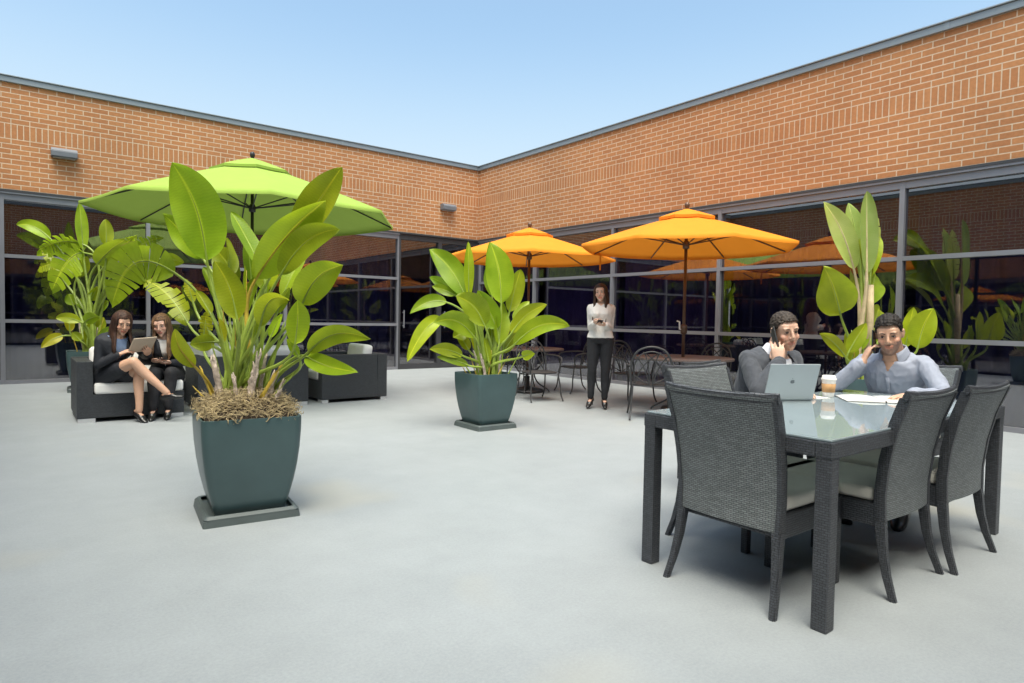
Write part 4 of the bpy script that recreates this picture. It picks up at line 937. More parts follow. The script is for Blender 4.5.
class Fig:
    """a person: joints in the figure's own frame (x right, y forward, z up) and the shapes grown on them"""
    def __init__(s, label, loc, rz, scale=1.0, female=False, skin='skin'):
        s.o = empty('person', label, 'person', loc, rz); s.o.scale = (scale,)*3
        s.f = female; s.skin = M[skin]; s.J = {}
    def setj(s, **k):
        for a, v in k.items(): s.J[a] = V(v) if isinstance(v, (tuple, list, V)) else v
    # --- torso
    def torso_rings(s, inf=0, t0=0, t1=1, n=16, seg=24, front=0):
        J = s.J; sp = [J['pelvis'], J['waist'], J['chest'], J['neck']]
        cv = crv(sp, 8); m = len(cv)-1
        hx_ = (J['hipR']-J['hipL']).normalized(); sx = (J['shR']-J['shL']).normalized()
        if s.f: W = [.150, .172, .150, .122, .128, .148, .158, .135, .075, .050]; D = [.100, .118, .100, .086, .094, .116, .108, .080, .058, .048]
        else: W = [.150, .165, .155, .145, .150, .164, .172, .146, .088, .062]; D = [.105, .120, .114, .112, .116, .124, .122, .096, .070, .060]
        T = [-.10, 0, .16, .33, .5, .66, .80, .90, .97, 1.0]
        rings = []; s.tor = []
        for q in range(n+1):
            t = t0+(t1-t0)*q/n
            tt = max(0, min(1, t)); x = tt*m; i = min(m-1, int(x)); c = cv[i].lerp(cv[i+1], x-i)
            ax = (cv[min(m, i+1)]-cv[max(0, i-(1 if i else 0))]).normalized()
            if t < 0: c = c+ax*t*(cv[-1]-cv[0]).length
            lat = hx_.lerp(sx, max(0, min(1, tt))).normalized(); lat = (lat-ax*lat.dot(ax)).normalized(); fr = ax.cross(lat)
            w = interp(W, T, [max(-.1, t)])[0]+inf; d = interp(D, T, [max(-.1, t)])[0]+inf
            ring = []
            for k in range(seg):
                a = 2*math.pi*k/seg; ca, sa = math.cos(a), math.sin(a); e = .86
                x_ = w*math.copysign(abs(ca)**e, ca); y_ = d*math.copysign(abs(sa)**e, sa)
                if s.f and sa > 0: y_ += .030*math.exp(-((t-.68)/.09)**2)*max(0, sa)*(math.exp(-((abs(x_)-.075)/.05)**2)*.8+.5)
                if sa < 0: y_ += .012*math.sin(math.pi*tt)*(-sa)
                ring.append(c+lat*x_+fr*y_)
            rings.append(ring); s.tor.append((t, c, lat, fr, w, d))
        return rings
    def torso_pt(s, t, u, inf):
        s.torso_rings(inf); best = min(s.tor, key=lambda r: abs(r[0]-t)); _, c, lat, fr, w, d = best
        q = max(-1, min(1, u/w)); y_ = d*math.sqrt(max(0, 1-abs(q)**2.2))
        if s.f: y_ += .030*math.exp(-((t-.68)/.09)**2)
        return c+lat*u+fr*y_
    def limb(s, b, pts, rad, inf=0, seg=14, flat=1.0, side=None):
        tube(b, crv(pts, 5), [r+inf for r in interp(rad, [i/(len(rad)-1) for i in range(len(rad))], [k/(5*(len(pts)-1)) for k in range(5*(len(pts)-1)+1)])], seg, flat=flat, side=side, roundend=True)
    def arm(s, b, sd, inf=0, upto=1.0):
        J = s.J; sh, el, wr = J['sh'+sd], J['el'+sd], J['wr'+sd]; k = .78 if s.f else 1.0
        out = (sh-J['neck']); 
        s.limb(b, [J['neck'].lerp(sh, .35)-V((0, 0, .040)), sh-V((0, 0, .004))], [.046*k, .043*k], inf*.6)
        s.limb(b, [sh-V((0, 0, .004)), sh.lerp(el, .4), el], [.044*k, .043*k, .036*k], inf)
        e2 = el.lerp(wr, upto); s.limb(b, [el, el.lerp(e2, .35), e2], [.036*k, .038*k, (.028*k if upto > .95 else .034*k)], inf)
    def leg(s, b, sd, inf=0, upto=1.0, thigh_only=None):
        J = s.J; hp, kn, an = J['hip'+sd], J['kn'+sd], J['an'+sd]; k = .95 if s.f else 1.0
        if thigh_only: s.limb(b, [hp, hp.lerp(kn, thigh_only*.5), hp.lerp(kn, thigh_only)], [.092*k, .084*k, .072*k], inf); return
        s.limb(b, [hp, hp.lerp(kn, .45), kn], [.092*k, .078*k, .054*k], inf)
        e = kn.lerp(an, upto); back = (J.get('back'+sd) or V((0, -.015, 0)))
        s.limb(b, [kn, kn.lerp(e, .33)+back, kn.lerp(e, .72), e], [.054*k, .054*k, .040*k, .034*k], inf)
    def foot(s, b, sd, inf=0, z0=0):
        an, d = s.J['an'+sd], s.J['foot'+sd].normalized(); up = V((0, 0, 1)); 
        up = (up-d*up.dot(d)).normalized(); k = .86 if s.f else 1.0
        heel = an-d*.045-up*.055*k; toe = an+d*.165*k-up*.068*k
        s.limb(b, [heel, an.lerp(toe, .35)-up*.018, toe-d*.05+up*.004, toe], [.034*k, .040*k, .036*k, .022*k], inf, flat=.75, side=d.cross(up))
        s.limb(b, [an, heel+up*.01], [.036*k, .034*k], inf)
    # --- head
    def hm(s): return Matrix.Translation(s.J['head']) @ s.J['hrot'].to_matrix().to_4x4()
    def head(s, b):
        t = bmesh.new(); f = s.f; k = .93 if f else 1.0
        ell(t, (0, -.014, .038), (.074*k, .092, .080), seg=24)
        secs = [(.055, .062, -.05, .080), (.03, .066, -.055, .0855), (.005, .0645, -.05, .0815), (-.02, .064, -.045, .084), (-.045, .0605, -.035, .085), (-.07, .052, -.02, .085), (-.092, .039 if not f else .033, .0, .085), (-.108, .026 if not f else .020, .025, .080), (-.116, .014, .045, .070)]
        rings = []
        for z, w, yb, yf in secs:
            c = (yb+yf)/2; d = (yf-yb)/2; w *= k
            rings.append([V((w*math.copysign(abs(math.cos(a))**.8, math.cos(a)), c+d*math.copysign(abs(math.sin(a))**.8, math.sin(a)), z)) for a in [2*math.pi*q/24 for q in range(24)]])
        loft(t, rings[::-1])
        tube(t, [(0, .080, .028), (0, .092, .005), (0, .106, -.022), (0, .104, -.031)], [.008, .0095, .0125, .009], 10, roundend=True)
        for sx in (-1, 1):
            ell(t, (sx*.011, .094, -.030), (.0085, .010, .0075), seg=10)
            ell(t, (sx*.030, .0775, .031), (.024, .010, .0075), seg=10)
            ell(t, (sx*.040*k, .062, -.026), (.023, .024, .022), seg=12)
            ell(t, (sx*.031, .0735, .0075), (.0165, .009, .0105), seg=12)
            tube(t, [(sx*.070*k, .002, .018), (sx*.080*k, -.012, .022), (sx*.081*k, -.016, .0), (sx*.074*k, -.004, -.028)], [.006, .009, .009, .007], 8, roundend=True)
            ell(t, (sx*.073*k, -.006, -.003), (.006, .014, .026), seg=10)
        ell(t, (0, .0785, -.100), (.019, .013, .014), seg=12)
        tube(t, [(-.024, .0815, -.0585), (-.009, .0905, -.0555), (0, .0910, -.0575), (.009, .0905, -.0555), (.024, .0815, -.0585)], [.003, .0055, .005, .0055, .003], 8, roundend=True)
        tube(t, [(-.020, .0825, -.0645), (0, .0905, -.0700), (.020, .0825, -.0645)], [.003, .0068, .003], 8, roundend=True)
        bmesh.ops.transform(t, matrix=s.hm(), verts=t.verts); merge(b, t)
        J = s.J; hb = s.hm() @ V((0, -.022, -.035)); r = .050 if f else .061
        s.limb(b, [J['neck']-V((0, 0, .03)), J['neck'].lerp(hb, .5), hb], [r*1.15, r, r*.98])
    def hand(s, b, sd, d, n, curl=(30, 35, 40, 45), thumb=.5, spread=4, k=None):
        k = k or (.92 if s.f else 1.05); W0 = s.J['wr'+sd]; d = V(d).normalized(); n = V(n); n = (n-d*n.dot(d)).normalized()
        t = d.cross(n) if sd == 'R' else -d.cross(n)
        P = lambda a, c, e: W0 + (d*a + t*c + n*e)*k
        rings = []
        for a, w, th, off in ((-.012, .024, .018, 0), (.012, .028, .017, .001), (.04, .037, .0155, .002), (.07, .041, .014, 0), (.088, .040, .011, -.001), (.094, .034, .007, -.001)):
            rings.append([W0+(d*a + t*(w*math.cos(q)+off) + n*(th*math.sin(q)))*k for q in [2*math.pi*i/14 for i in range(14)]])
        loft(b, rings)
        for i, (o, ln, r) in enumerate(((.030, .072, .0085), (.0105, .080, .0088), (-.0095, .074, .0083), (-.0285, .058, .0074))):
            p = P(.084, o, 0); ang = R(curl[i])*.4; sp = R(spread)*(1.5-i)
            pts = [P(.066, o*.95, 0), p]; dirn = (d*math.cos(sp)+t*math.sin(sp))
            for seg_, fr in enumerate((.45, .30, .25)):
                dd = dirn*math.cos(ang)+n*math.sin(ang); p = p+dd*ln*fr*k; pts.append(p); ang += R(curl[i])*(.55 if seg_ == 0 else .4)
            tube(b, pts, [r*k, r*k, r*.96*k, r*.88*k, r*.74*k], 9, roundend=True)
        p0 = P(.018, .020, .002); p1 = P(.045, .043+.01*(1-thumb), .010+.012*thumb); p2 = P(.078, .046-.004*thumb, .018+.014*thumb); p3 = P(.104, .040-.012*thumb, .022+.016*thumb)
        tube(b, [p0, p1, p2, p3], [.0155*k, .0125*k, .0105*k, .0085*k], 9, roundend=True)
    # --- finished pieces
    def finish_body(s, b, voxel=.005, tint=None):
        me = remesh(b, voxel, 3); inv = s.hm().inverted()
        at_ = me.color_attributes.new('tint', 'FLOAT_COLOR', 'POINT')
        buf = []
        for v in me.vertices:
            p = inv @ v.co; c = (1, 1, 1)
            if p.y > .03 and abs(p.x) < .07 and -.13 < p.z < .12:
                lip = p.z+.0625-.18*p.x*p.x/.024
                if p.y > .076 and abs(p.x) < .0235 and -.0125 < lip < .0095: c = (.88, .50, .50) if s.f else (.88, .62, .60)
                elif abs(abs(p.x)-.042) < .02 and abs(p.z+.025) < .022 and p.y > .05: c = (1.03, .90, .88)
            if tint:
                q = tint(p)
                if q: c = q
            buf += [c[0], c[1], c[2], 1]
        at_.data.foreach_set('color', buf)
        s.body = obj('body', me, s.skin, s.o, smooth=True)
        hm = s.hm()
        for sx in (-1, 1):
            t = B(); ell(t, (sx*.0305, .0755, .0065), (.0115, .0092, .0058 if s.f else .0044), seg=14)
            for f in t.faces: f.material_index = 0
            e = bmesh.new(); ell(e, (sx*.0305+.0015, .0822, .0062), (.0052, .0035, .0052), seg=10); merge(t, e, 1)
            e = bmesh.new(); tube(e, [(sx*.0185, .0805, .0075), (sx*.026, .0850, .0128), (sx*.036, .0838, .0122), (sx*.0435, .0765, .0070)], [.0011, .0019, .0019, .0012], 6, roundend=True); merge(t, e, 2)
            bmesh.ops.transform(t, matrix=hm, verts=t.verts); obj('eye', t, [M['eye_w'], M['iris'], M['hair_k']], s.o, smooth=True)
            t = B(); th = .0018 if s.f else .0026
            tube(t, [(sx*.014, .0885, .0275), (sx*.026, .0890, .0325), (sx*.038, .0835, .0325), (sx*.048, .0735, .0270)], [th*.9, th*1.1, th, th*.5], 6, flat=.6, roundend=True)
            bmesh.ops.transform(t, matrix=hm, verts=t.verts); obj('eyebrow', t, s.hairmat, s.o, smooth=True)
    def garment(s, name, b, mat, voxel=.007, smooth=3, wr=(.004, 9), keep=None, parent=None):
        me = remesh(b, voxel, smooth, name)
        if wr: wrinkle(me, wr[0], wr[1], (1, 1, .55))
        if keep: drop_faces(me, keep)
        return obj(name, me, mat, parent or s.o, smooth=True)
    def cap(s, grow=(1.075, 1.07, 1.08), front=.062, side=.0, back=-.075, rough=.003, top=.0, amp2=0):
        """scalp hair: an uneven shell over the skull, cut at the hairline"""
        t = bmesh.new(); bmesh.ops.create_icosphere(t, subdivisions=6, radius=1)
        k = .93 if s.f else 1.0
        for v in t.verts:
            n = v.co.normalized(); p = V((n.x*.0755*k*grow[0], -.014+n.y*.094*grow[1], .036+n.z*.081*grow[2]))
            if n.z < 0: p.x *= 1-.10*n.z*n.z; p.y = p.y*(1+.06*n.z) if p.y < 0 else p.y
            p += n*(noise.noise(n*7)*rough + noise.noise(V((n.x*40, n.y*9, n.z*14)))*rough*.38 + max(0, n.z)*top*(.6+.4*max(0, n.y)))
            v.co = p
        def ok(p):
            y = p.y
            if y > .035: h_ = side+.02+(front-side-.02)*min(1, (y-.035)/.03)**.6
            elif y > -.03: h_ = side-.025+(.045)*(y+.03)/.065
            else: h_ = side-.025+(back-side+.025)*min(1, (-.03-y)/.05)
            return p.z > h_ + .004*noise.noise(p*120)
        kill = [v for v in t.verts if not ok(v.co)]; bmesh.ops.delete(t, geom=kill, context='VERTS')
        seen = set(); best = []
        for v in t.verts:
            if v in seen: continue
            st = [v]; comp = []; seen.add(v)
            while st:
                q = st.pop(); comp.append(q)
                for e in q.link_edges:
                    o = e.other_vert(q)
                    if o not in seen: seen.add(o); st.append(o)
            if len(comp) > len(best): best = comp
        bs = set(best); bmesh.ops.delete(t, geom=[v for v in t.verts if v not in bs], context='VERTS')
        inner = bmesh.ops.solidify(t, geom=t.faces[:], thickness=.006)
        return t
    def hair_short(s, mat, **kw):
        t = s.cap(**kw); bmesh.ops.transform(t, matrix=s.hm(), verts=t.verts); obj('hair', t, mat, s.o, smooth=True)
    def hair_long(s, mat, length=.30, part=0.0, n=46, front_bias=.5, seed=1):
        b = B(); rnd = random.Random(seed); hm = s.hm(); hr = s.J['hrot']
        c = s.cap(grow=(1.10, 1.07, 1.07), front=.070, side=.03, back=-.09, rough=.002); bmesh.ops.transform(c, matrix=hm, verts=c.verts); merge(b, c)
        down = V((0, 0, -1)); k = .93
        for side in (-1, 1):
            for i in range(n//2):
                f = i/(n/2-1); phi = R(52+128*f)          # from the temple to the nape
                rr = 1.09+.05*rnd.random()
                ex = lambda z, g: V((side*math.sin(phi)*.0755*k*g, -.014+math.cos(phi)*.094*g, z))
                top = V((part+side*.006, .055-.11*f, .036+.081*1.06*math.sqrt(max(0, 1-((.055-.11*f+.014)/.094)**2))))
                mid1 = V((side*math.sin(phi)*.052+part*.4, -.014+math.cos(phi)*.070, .095))
                p = [hm@top, hm@mid1, hm@ex(.045, rr), hm@ex(-.02, rr+.04), hm@ex(-.085, rr+.12)]
                q = p[-1]; drift = (s.J['neck']-q); drift.z = 0
                fw = hr@V((side*.10, .55-f*.9, 0)); L_ = length*rnd.uniform(.8, 1.05)
                push = V((fw.x, fw.y, 0))*.10
                p += [q+down*L_*.35+push*.5, q+down*L_*.7+push*.95+V((rnd.uniform(-1, 1), rnd.uniform(-1, 1), 0))*.008, q+down*L_+push*.9+V((rnd.uniform(-1, 1), rnd.uniform(-1, 1), 0))*.014]
                tube(b, crv(p, 3), interp([.007, .013, .016, .016, .012, .004], [0, .2, .4, .65, .85, 1], [j/(3*(len(p)-1)) for j in range(3*(len(p)-1)+1)]), 7, flat=.8, roundend=True)
        me = remesh(b, .0045, 2, 'hair')
        obj('hair', me, mat, s.o, smooth=True)
    def collar(s, mat, inf, w=.045, open_=38, lift=0.0, name='collar', rad=None):
        J = s.J; c = J['neck']+V((0, 0, .005+lift)); ax = (s.hm()@V((0, -.02, -.04))-J['neck']).normalized()
        lat = (J['shR']-J['shL']).normalized(); lat = (lat-ax*lat.dot(ax)).normalized(); fr = ax.cross(lat)
        r = rad or (.060 if s.f else .069); b = B(); n = 26; rows = []
        for j, (dr, dz) in enumerate(((.004, -.006), (.000, .030), (.004, .036), (.010, .030), (.020, -.010-.0))):
            row = []
            for i in range(n+1):
                a = R(90+open_)+R(360-2*open_)*i/n; e = abs(i/n-.5)*2
                rr = r+dr+inf*.3; dzz = dz-(.030*e**4 if j > 2 else 0)-.022*max(0, math.sin(a))-(0)
                row.append(c+lat*(rr*math.cos(a))+fr*(rr*math.sin(a)*1.02)+ax*dzz)
            rows.append(row)
        loft(b, rows, False, closed=False); obj(name, b, mat, s.o, smooth=True)
    def strip(s, name, pts, w, th, mat, side=None):
        b = B(); tube(b, pts, w, 6, flat=th, side=side); return obj(name, b, mat, s.o, smooth=True)

def hrot(yaw=0, pitch=0, roll=0):
    """yaw + = to the figure's left, pitch + = up, roll + = towards the right shoulder"""
    return Quaternion((0, 0, 1), R(yaw)) @ Quaternion((1, 0, 0), R(pitch)) @ Quaternion((0, 1, 0), R(roll))
def phone(name, label, cat, c, d, n, w=.068, h=.138, th=.008, mats=None, **kw):
    d = V(d).normalized(); n = V(n); n = (n-d*n.dot(d)).normalized(); x = d.cross(n)
    m = Matrix((x, d, n)).transposed().to_4x4(); m.translation = V(c)
    b = B(); box(b, (0, 0, 0), (w, h, th), bevel=min(.004, th*.4)); t = bmesh.new(); box(t, (0, 0, th/2+.0004), (w*.92, h*.93, .0008)); merge(b, t, 1)
    bmesh.ops.transform(b, matrix=Matrix.Identity(4), verts=b.verts)
    o = obj(name, b, mats or [M['shoe'], M['screen']]); o.matrix_world = m; tag(o, label, cat); return o
def heel(s, sd, hgt=.07):
    an, d = s.J['an'+sd], s.J['foot'+sd].normalized()
    up = V((0, 0, 1)); up = (up-d*up.dot(d)).normalized(); p = an-d*.05-up*.07
    b = B(); tube(b, [p, p.lerp(V((p.x, p.y, p.z))-up*hgt, .5), p-up*hgt], [.020, .009, .006], 8); return b
def shoes_women(s, hgt):
    for sd in 'RL':
        b = B(); s.foot(b, sd, .006); me = remesh(b, .0055, 2, 'shoe'); an, d = s.J['an'+sd], s.J['foot'+sd].normalized()
        up = V((0, 0, 1)); up = (up-d*up.dot(d)).normalized()
        drop_faces(me, lambda p: (p-an).dot(up) < -.014 + .0*(p-an).dot(d) + (.055 if (p-an).dot(d) > .10 else 0) + (.018 if (p-an).dot(d) < -.045 else 0))
        sh = obj('shoe', me, M['shoe'], s.o, smooth=True)
        if hgt: obj('heel', heel(s, sd, hgt), M['shoe'], sh, smooth=True)

def vcut(F, t_lo, wtop, c0=0):
    rings = F.torso_rings(.02); lo = next(r for r in F.tor if r[0] >= t_lo); hi = F.tor[-1]; ax = (hi[1]-lo[1]); Lx = ax.length; ax = ax.normalized(); fr = lo[3]; lat = lo[2]
    def keep(p):
        d = p-lo[1]; v = d.dot(ax)/Lx
        if v < 0 or v > 1.15 or d.dot(fr) < .03: return True
        return abs(d.dot(lat)-c0) > wtop*min(1, v*1.15)
    return keep

# --- standing woman with a phone
P = Fig('standing woman in white blouse and black trousers looking at us over her phone', (6.25, 6.12, 0), R(132), 1.025, True, 'skin'); P.hairmat = M['hair_b']
P.setj(pelvis=(0, 0, .93), waist=(0, .005, 1.06), chest=(0, 0, 1.24), neck=(0, -.01, 1.405), head=(0.01, .012, 1.535), hrot=hrot(-6, -4, 4), shR=(.140, -.01, 1.340), shL=(-.140, -.01, 1.340), hipR=(.085, 0, .90), hipL=(-.085, 0, .90),
       knR=(.10, .02, .52), knL=(-.075, .02, .52), anR=(.115, -.02, .135), anL=(-.07, -.01, .135), footR=(.25, 1, -.42), footL=(-.15, 1, -.42), wrR=(.075, .215, 1.135), wrL=(-.06, .20, 1.11))
P.J['elR'] = ik(P.J['shR'], P.J['wrR'], .27, .235, (.26, -.5, .9)); P.J['elL'] = ik(P.J['shL'], P.J['wrL'], .27, .235, (-.26, -.5, .9))
b = B(); loft(b, P.torso_rings(0, -.06, 1.0)); P.head(b)
for sd in 'RL': P.arm(b, sd); P.leg(b, sd); P.foot(b, sd)
P.hand(b, 'R', (-.55, .7, .1), (-.5, -.3, .8), (45, 50, 55, 60)); P.hand(b, 'L', (.55, .6, .05), (.2, -.1, 1), (40, 45, 50, 55))
P.finish_body(b)
b = B(); loft(b, P.torso_rings(.014, .06, .965)); 
for sd in 'RL': P.arm(b, sd, .013, .93)
P.garment('blouse', b, M['blouse'], .007, 2, (.006, 14), vcut(P, .82, .05))
b = B(); loft(b, P.torso_rings(.006, -.12, .15))
for sd in 'RL': P.leg(b, sd, .009, .96)
P.garment('trousers', b, M['trouser'], .007, 2, (.003, 10))
shoes_women(P, .062); P.hair_long(M['hair_b'], .33, .0, 46, seed=4)
mw = Matrix.Translation(P.o.location) @ Matrix.Rotation(R(132), 4, 'Z')
phone('phone', 'dark phone held in both hands of the standing woman', 'phone', mw @ V((.0, .305, 1.175)), mw.to_3x3() @ V((-.2, .75, .35)), mw.to_3x3() @ V((0, -.5, .85)))

def seated(F, lean=.10, hipz=.50, knee=(.10, .44, .50), tor=.50, tw=0, k=1.0):
    pel = V((0, 0, hipz+.03)); up = V((0, math.sin(lean), math.cos(lean)))
    F.setj(pelvis=pel, waist=pel+up*.14+V((0, -.015, 0)), chest=pel+up*.33, neck=pel+up*tor+V((0, .015, 0)))
    lat = V((math.cos(tw), math.sin(tw), 0)); sw = .150 if F.f else .170
    F.setj(shR=pel+up*(tor-.055)+lat*sw, shL=pel+up*(tor-.055)-lat*sw, hipR=(.09, .0, hipz), hipL=(-.09, .0, hipz))

# --- woman with the tablet
SC1 = 1.06
P = Fig('seated woman with crossed bare legs, dark blazer and skirt, holding a tablet', (.78, 8.38, 0), R(203), SC1, True, 'skin_t'); P.hairmat = M['hair_b']
seated(P, R(25), .43, tor=.48, tw=R(-8))
P.setj(head=P.J['neck']+V((-.01, .055, .125)), hrot=hrot(-14, -22, -3), knL=(-.10, .42, .535), anL=(-.07, .475, .115), knR=(-.015, .46, .625), anR=(-.245, .66, .30), footL=(.05, 1, -.25), footR=(-.55, 1, .18),
       wrR=(.05, .33, .70), wrL=(-.23, .36, .685)); P.J['footL'] = V((.0, 1, -.40)); P.J['anL'] = V((-.085, .44, .115))
P.J['elR'] = ik(P.J['shR'], P.J['wrR'], .26, .23, (.45, -.2, .5)); P.J['elL'] = ik(P.J['shL'], P.J['wrL'], .26, .23, (-.5, 0, .5))
b = B(); loft(b, P.torso_rings(0, -.06, 1.0)); P.head(b)
for sd in 'RL': P.arm(b, sd); P.leg(b, sd); P.foot(b, sd)
P.hand(b, 'R', (-.55, .45, .35), (-.3, -.2, -.9), (55, 55, 60, 65)); P.hand(b, 'L', (.45, .5, .35), (.1, -.9, .6), (45, 45, 50, 55))
P.finish_body(b)
b = B(); loft(b, P.torso_rings(.010, .1, .955)); P.garment('blouse', b, M['blouse_b'], .008, 2, (.003, 14))
b = B(); loft(b, P.torso_rings(.024, -.02, .955))
for sd in 'RL': P.arm(b, sd, .013, .93)
J = P.J; sx = (J['shR']-J['shL']).normalized()
jk = P.garment('blazer', b, M['blazer'], .007, 2, (.004, 11), vcut(P, .35, .062))
for sd in (-1, 1):
    P.strip('lapel', [P.torso_pt(t, sd*u, .030) for t, u in ((.36, .012), (.5, .034), (.66, .055), (.8, .070), (.92, .072))], [.006, .016, .020, .017, .010], .3, M['blazer'], side=sx)
b = B(); loft(b, P.torso_rings(.014, -.12, .2))
for sd in 'RL': P.leg(b, sd, .016, thigh_only=.66)
P.garment('skirt', b, M['blazer'], .008, 4, (.003, 8))
shoes_women(P, .0); P.hair_long(M['hair_b'], .25, -.01, 46, seed=9)
mw = Matrix.Translation(P.o.location) @ Matrix.Rotation(R(203), 4, 'Z') @ Matrix.Scale(SC1, 4)
tb = phone('tablet', 'tan backed tablet held up by the woman with crossed legs', 'tablet', mw @ V((-.125, .43, .795)), mw.to_3x3() @ V((0, .62, .78)), mw.to_3x3() @ V((.10, -.78, .62)), .27, .20, .012, [M['tan_case'], M['screen']])

# --- woman beside her
SC2 = 1.045
P = Fig('seated woman in black trousers with long light brown hair, looking at the tablet', (1.40, 8.50, 0), R(164), SC2, True, 'skin'); P.hairmat = M['hair_l']
seated(P, R(23), .425, tor=.475, tw=R(6))
P.setj(head=P.J['neck']+V((.025, .055, .122)), hrot=hrot(-8, -18, 5), knL=(-.085, .40, .50), anL=(-.06, .42, .12), knR=(.075, .42, .50), anR=(.075, .46, .12), footL=(.0, 1, -.38), footR=(.08, 1, -.38), wrR=(.10, .30, .615), wrL=(-.07, .31, .60))
P.J['elR'] = ik(P.J['shR'], P.J['wrR'], .26, .23, (.5, -.2, .5)); P.J['elL'] = ik(P.J['shL'], P.J['wrL'], .26, .23, (-.5, -.2, .5))
b = B(); loft(b, P.torso_rings(0, -.06, 1.0)); P.head(b)
for sd in 'RL': P.arm(b, sd); P.leg(b, sd); P.foot(b, sd)
P.hand(b, 'R', (-.6, .55, 0), (-.2, -.1, .9), (45, 50, 55, 60)); P.hand(b, 'L', (.6, .5, 0), (.2, 0, .9), (40, 45, 50, 55))
P.finish_body(b)
b = B(); loft(b, P.torso_rings(.010, .1, .955)); P.garment('blouse', b, M['blouse'], .008, 2, (.003, 14))
b = B(); loft(b, P.torso_rings(.024, -.02, .955))
for sd in 'RL': P.arm(b, sd, .013, .92)
sx = (P.J['shR']-P.J['shL']).normalized()
P.garment('blazer', b, M['blazer'], .007, 2, (.004, 11), vcut(P, .35, .05))
for sd in (-1, 1): P.strip('lapel', [P.torso_pt(t, sd*u, .030) for t, u in ((.36, .010), (.5, .028), (.66, .046), (.8, .058), (.92, .062))], [.006, .016, .020, .017, .010], .3, M['blazer'], side=sx)
b = B(); loft(b, P.torso_rings(.012, -.12, .18))
for sd in 'RL': P.leg(b, sd, .012, .96)
P.garment('trousers', b, M['trouser'], .008, 3, (.004, 9))
shoes_women(P, .05); P.hair_long(M['hair_l'], .30, .0, 46, seed=12)
mw = Matrix.Translation(P.o.location) @ Matrix.Rotation(R(164), 4, 'Z') @ Matrix.Scale(SC2, 4)
phone('phone', 'dark phone in the lap of the woman with light brown hair', 'phone', mw @ V((.015, .375, .645)), mw.to_3x3() @ V((-.7, .7, .1)), mw.to_3x3() @ V((0, -.2, 1)))

# --- man in the grey suit
P = Fig('man in a grey suit holding a phone to his ear behind the laptop', (3.93, 2.42, 0), R(170), 1.0, False, 'skin_m'); P.hairmat = M['hair_g']
seated(P, R(19), .495, tor=.525, tw=R(-14))
P.setj(head=P.J['neck']+V((-.02, .05, .130)), hrot=hrot(-20, -10, 6), knR=(.13, .44, .50), anR=(.13, .46, .10), knL=(-.12, .44, .50), anL=(-.12, .48, .10), footR=(.1, 1, -.12), footL=(-.1, 1, -.12), wrL=(.10, .42, .80))
ear = P.hm() @ V((.086, .045, -.045)); P.setj(wrR=ear+V((.040, .070, -.135)), elR=(.27, .30, .775))
P.J['elL'] = ik(P.J['shL'], P.J['wrL'], .30, .27, (-.5, 0, .4))
b = B(); loft(b, P.torso_rings(0, -.06, 1.0)); P.head(b)
for sd in 'RL': P.arm(b, sd); P.leg(b, sd); P.foot(b, sd)
P.hand(b, 'R', ear+V((.008, .005, .05))-P.J['wrR'], (-.75, -.45, -.1), (30, 38, 46, 55), .8); P.hand(b, 'L', (.2, 1, -.05), (.1, 0, -1), (25, 25, 30, 30))
stub_ = lambda p: (.86, .82, .80) if (p.y > .0 and p.z < -.045 and p.z > -.125 and abs(p.x) < .07 and not (p.y > .078 and abs(p.x) < .024 and abs(p.z+.0625) < .012)) else None
P.finish_body(b, tint=stub_)
b = B(); loft(b, P.torso_rings(.010, .1, .95)); P.garment('shirt', b, M['shirt_w'], .007, 2, (.003, 12)); P.collar(M['shirt_w'], .004, lift=-.012, rad=.064)
b = B(); loft(b, P.torso_rings(.024, -.04, .975))
for sd in 'RL': P.arm(b, sd, .016, .94)
sx = (P.J['shR']-P.J['shL']).normalized()
P.garment('suit_jacket', b, M['suit'], .007, 2, (.007, 9), vcut(P, .38, .074))
for sd in (-1, 1): P.strip('lapel', [P.torso_pt(t, sd*u, .034) for t, u in ((.36, .010), (.5, .034), (.66, .060), (.8, .080), (.92, .084))], [.008, .020, .026, .022, .012], .28, M['suit'], side=sx)
b = B(); loft(b, P.torso_rings(.012, -.12, .16))
for sd in 'RL': P.leg(b, sd, .016, .97)
P.garment('trousers', b, M['suit'], .009, 3, (.005, 8))
for sd in 'RL':
    b = B(); P.foot(b, sd, .010); P.garment('shoe', b, M['shoe'], .007, 2, None)
P.hair_short(M['hair_g'], grow=(1.02, 1.04, 1.03), front=.080, side=.012, top=.015, rough=.005)
mw = Matrix.Translation(P.o.location) @ Matrix.Rotation(R(170), 4, 'Z'); hm = mw @ P.hm()
phone('phone', 'dark phone at the ear of the man in the grey suit', 'phone', hm @ V((.088, .036, -.032)), hm.to_3x3() @ V((.05, .55, -.8)), hm.to_3x3() @ V((-1, .15, 0)))

# --- man in the blue shirt
P = Fig('bearded man in a blue grey shirt at the table, phone at his ear', (4.72, 1.80, 0), R(98), 1.0, False, 'skin_t'); P.hairmat = M['hair_k']
seated(P, R(21), .495, tor=.525, tw=R(-6))
P.setj(head=P.J['neck']+V((.015, .060, .130)), hrot=hrot(10, -17, 6), knR=(.14, .42, .50), anR=(.13, .40, .10), knL=(-.13, .44, .50), anL=(-.15, .52, .10), footR=(.1, 1, -.12), footL=(-.1, 1, -.12), wrL=(-.20, .60, .795))
ear = P.hm() @ V((.086, .045, -.045)); P.setj(wrR=ear+V((.045, .065, -.12)), elR=(.29, .37, .800)); 
P.setj(elL=ik(P.J['shL'], P.J['wrL'], .30, .28, (-.6, .1, .6)))
b = B(); loft(b, P.torso_rings(0, -.06, 1.0)); P.head(b)
for sd in 'RL': P.arm(b, sd); P.leg(b, sd); P.foot(b, sd)
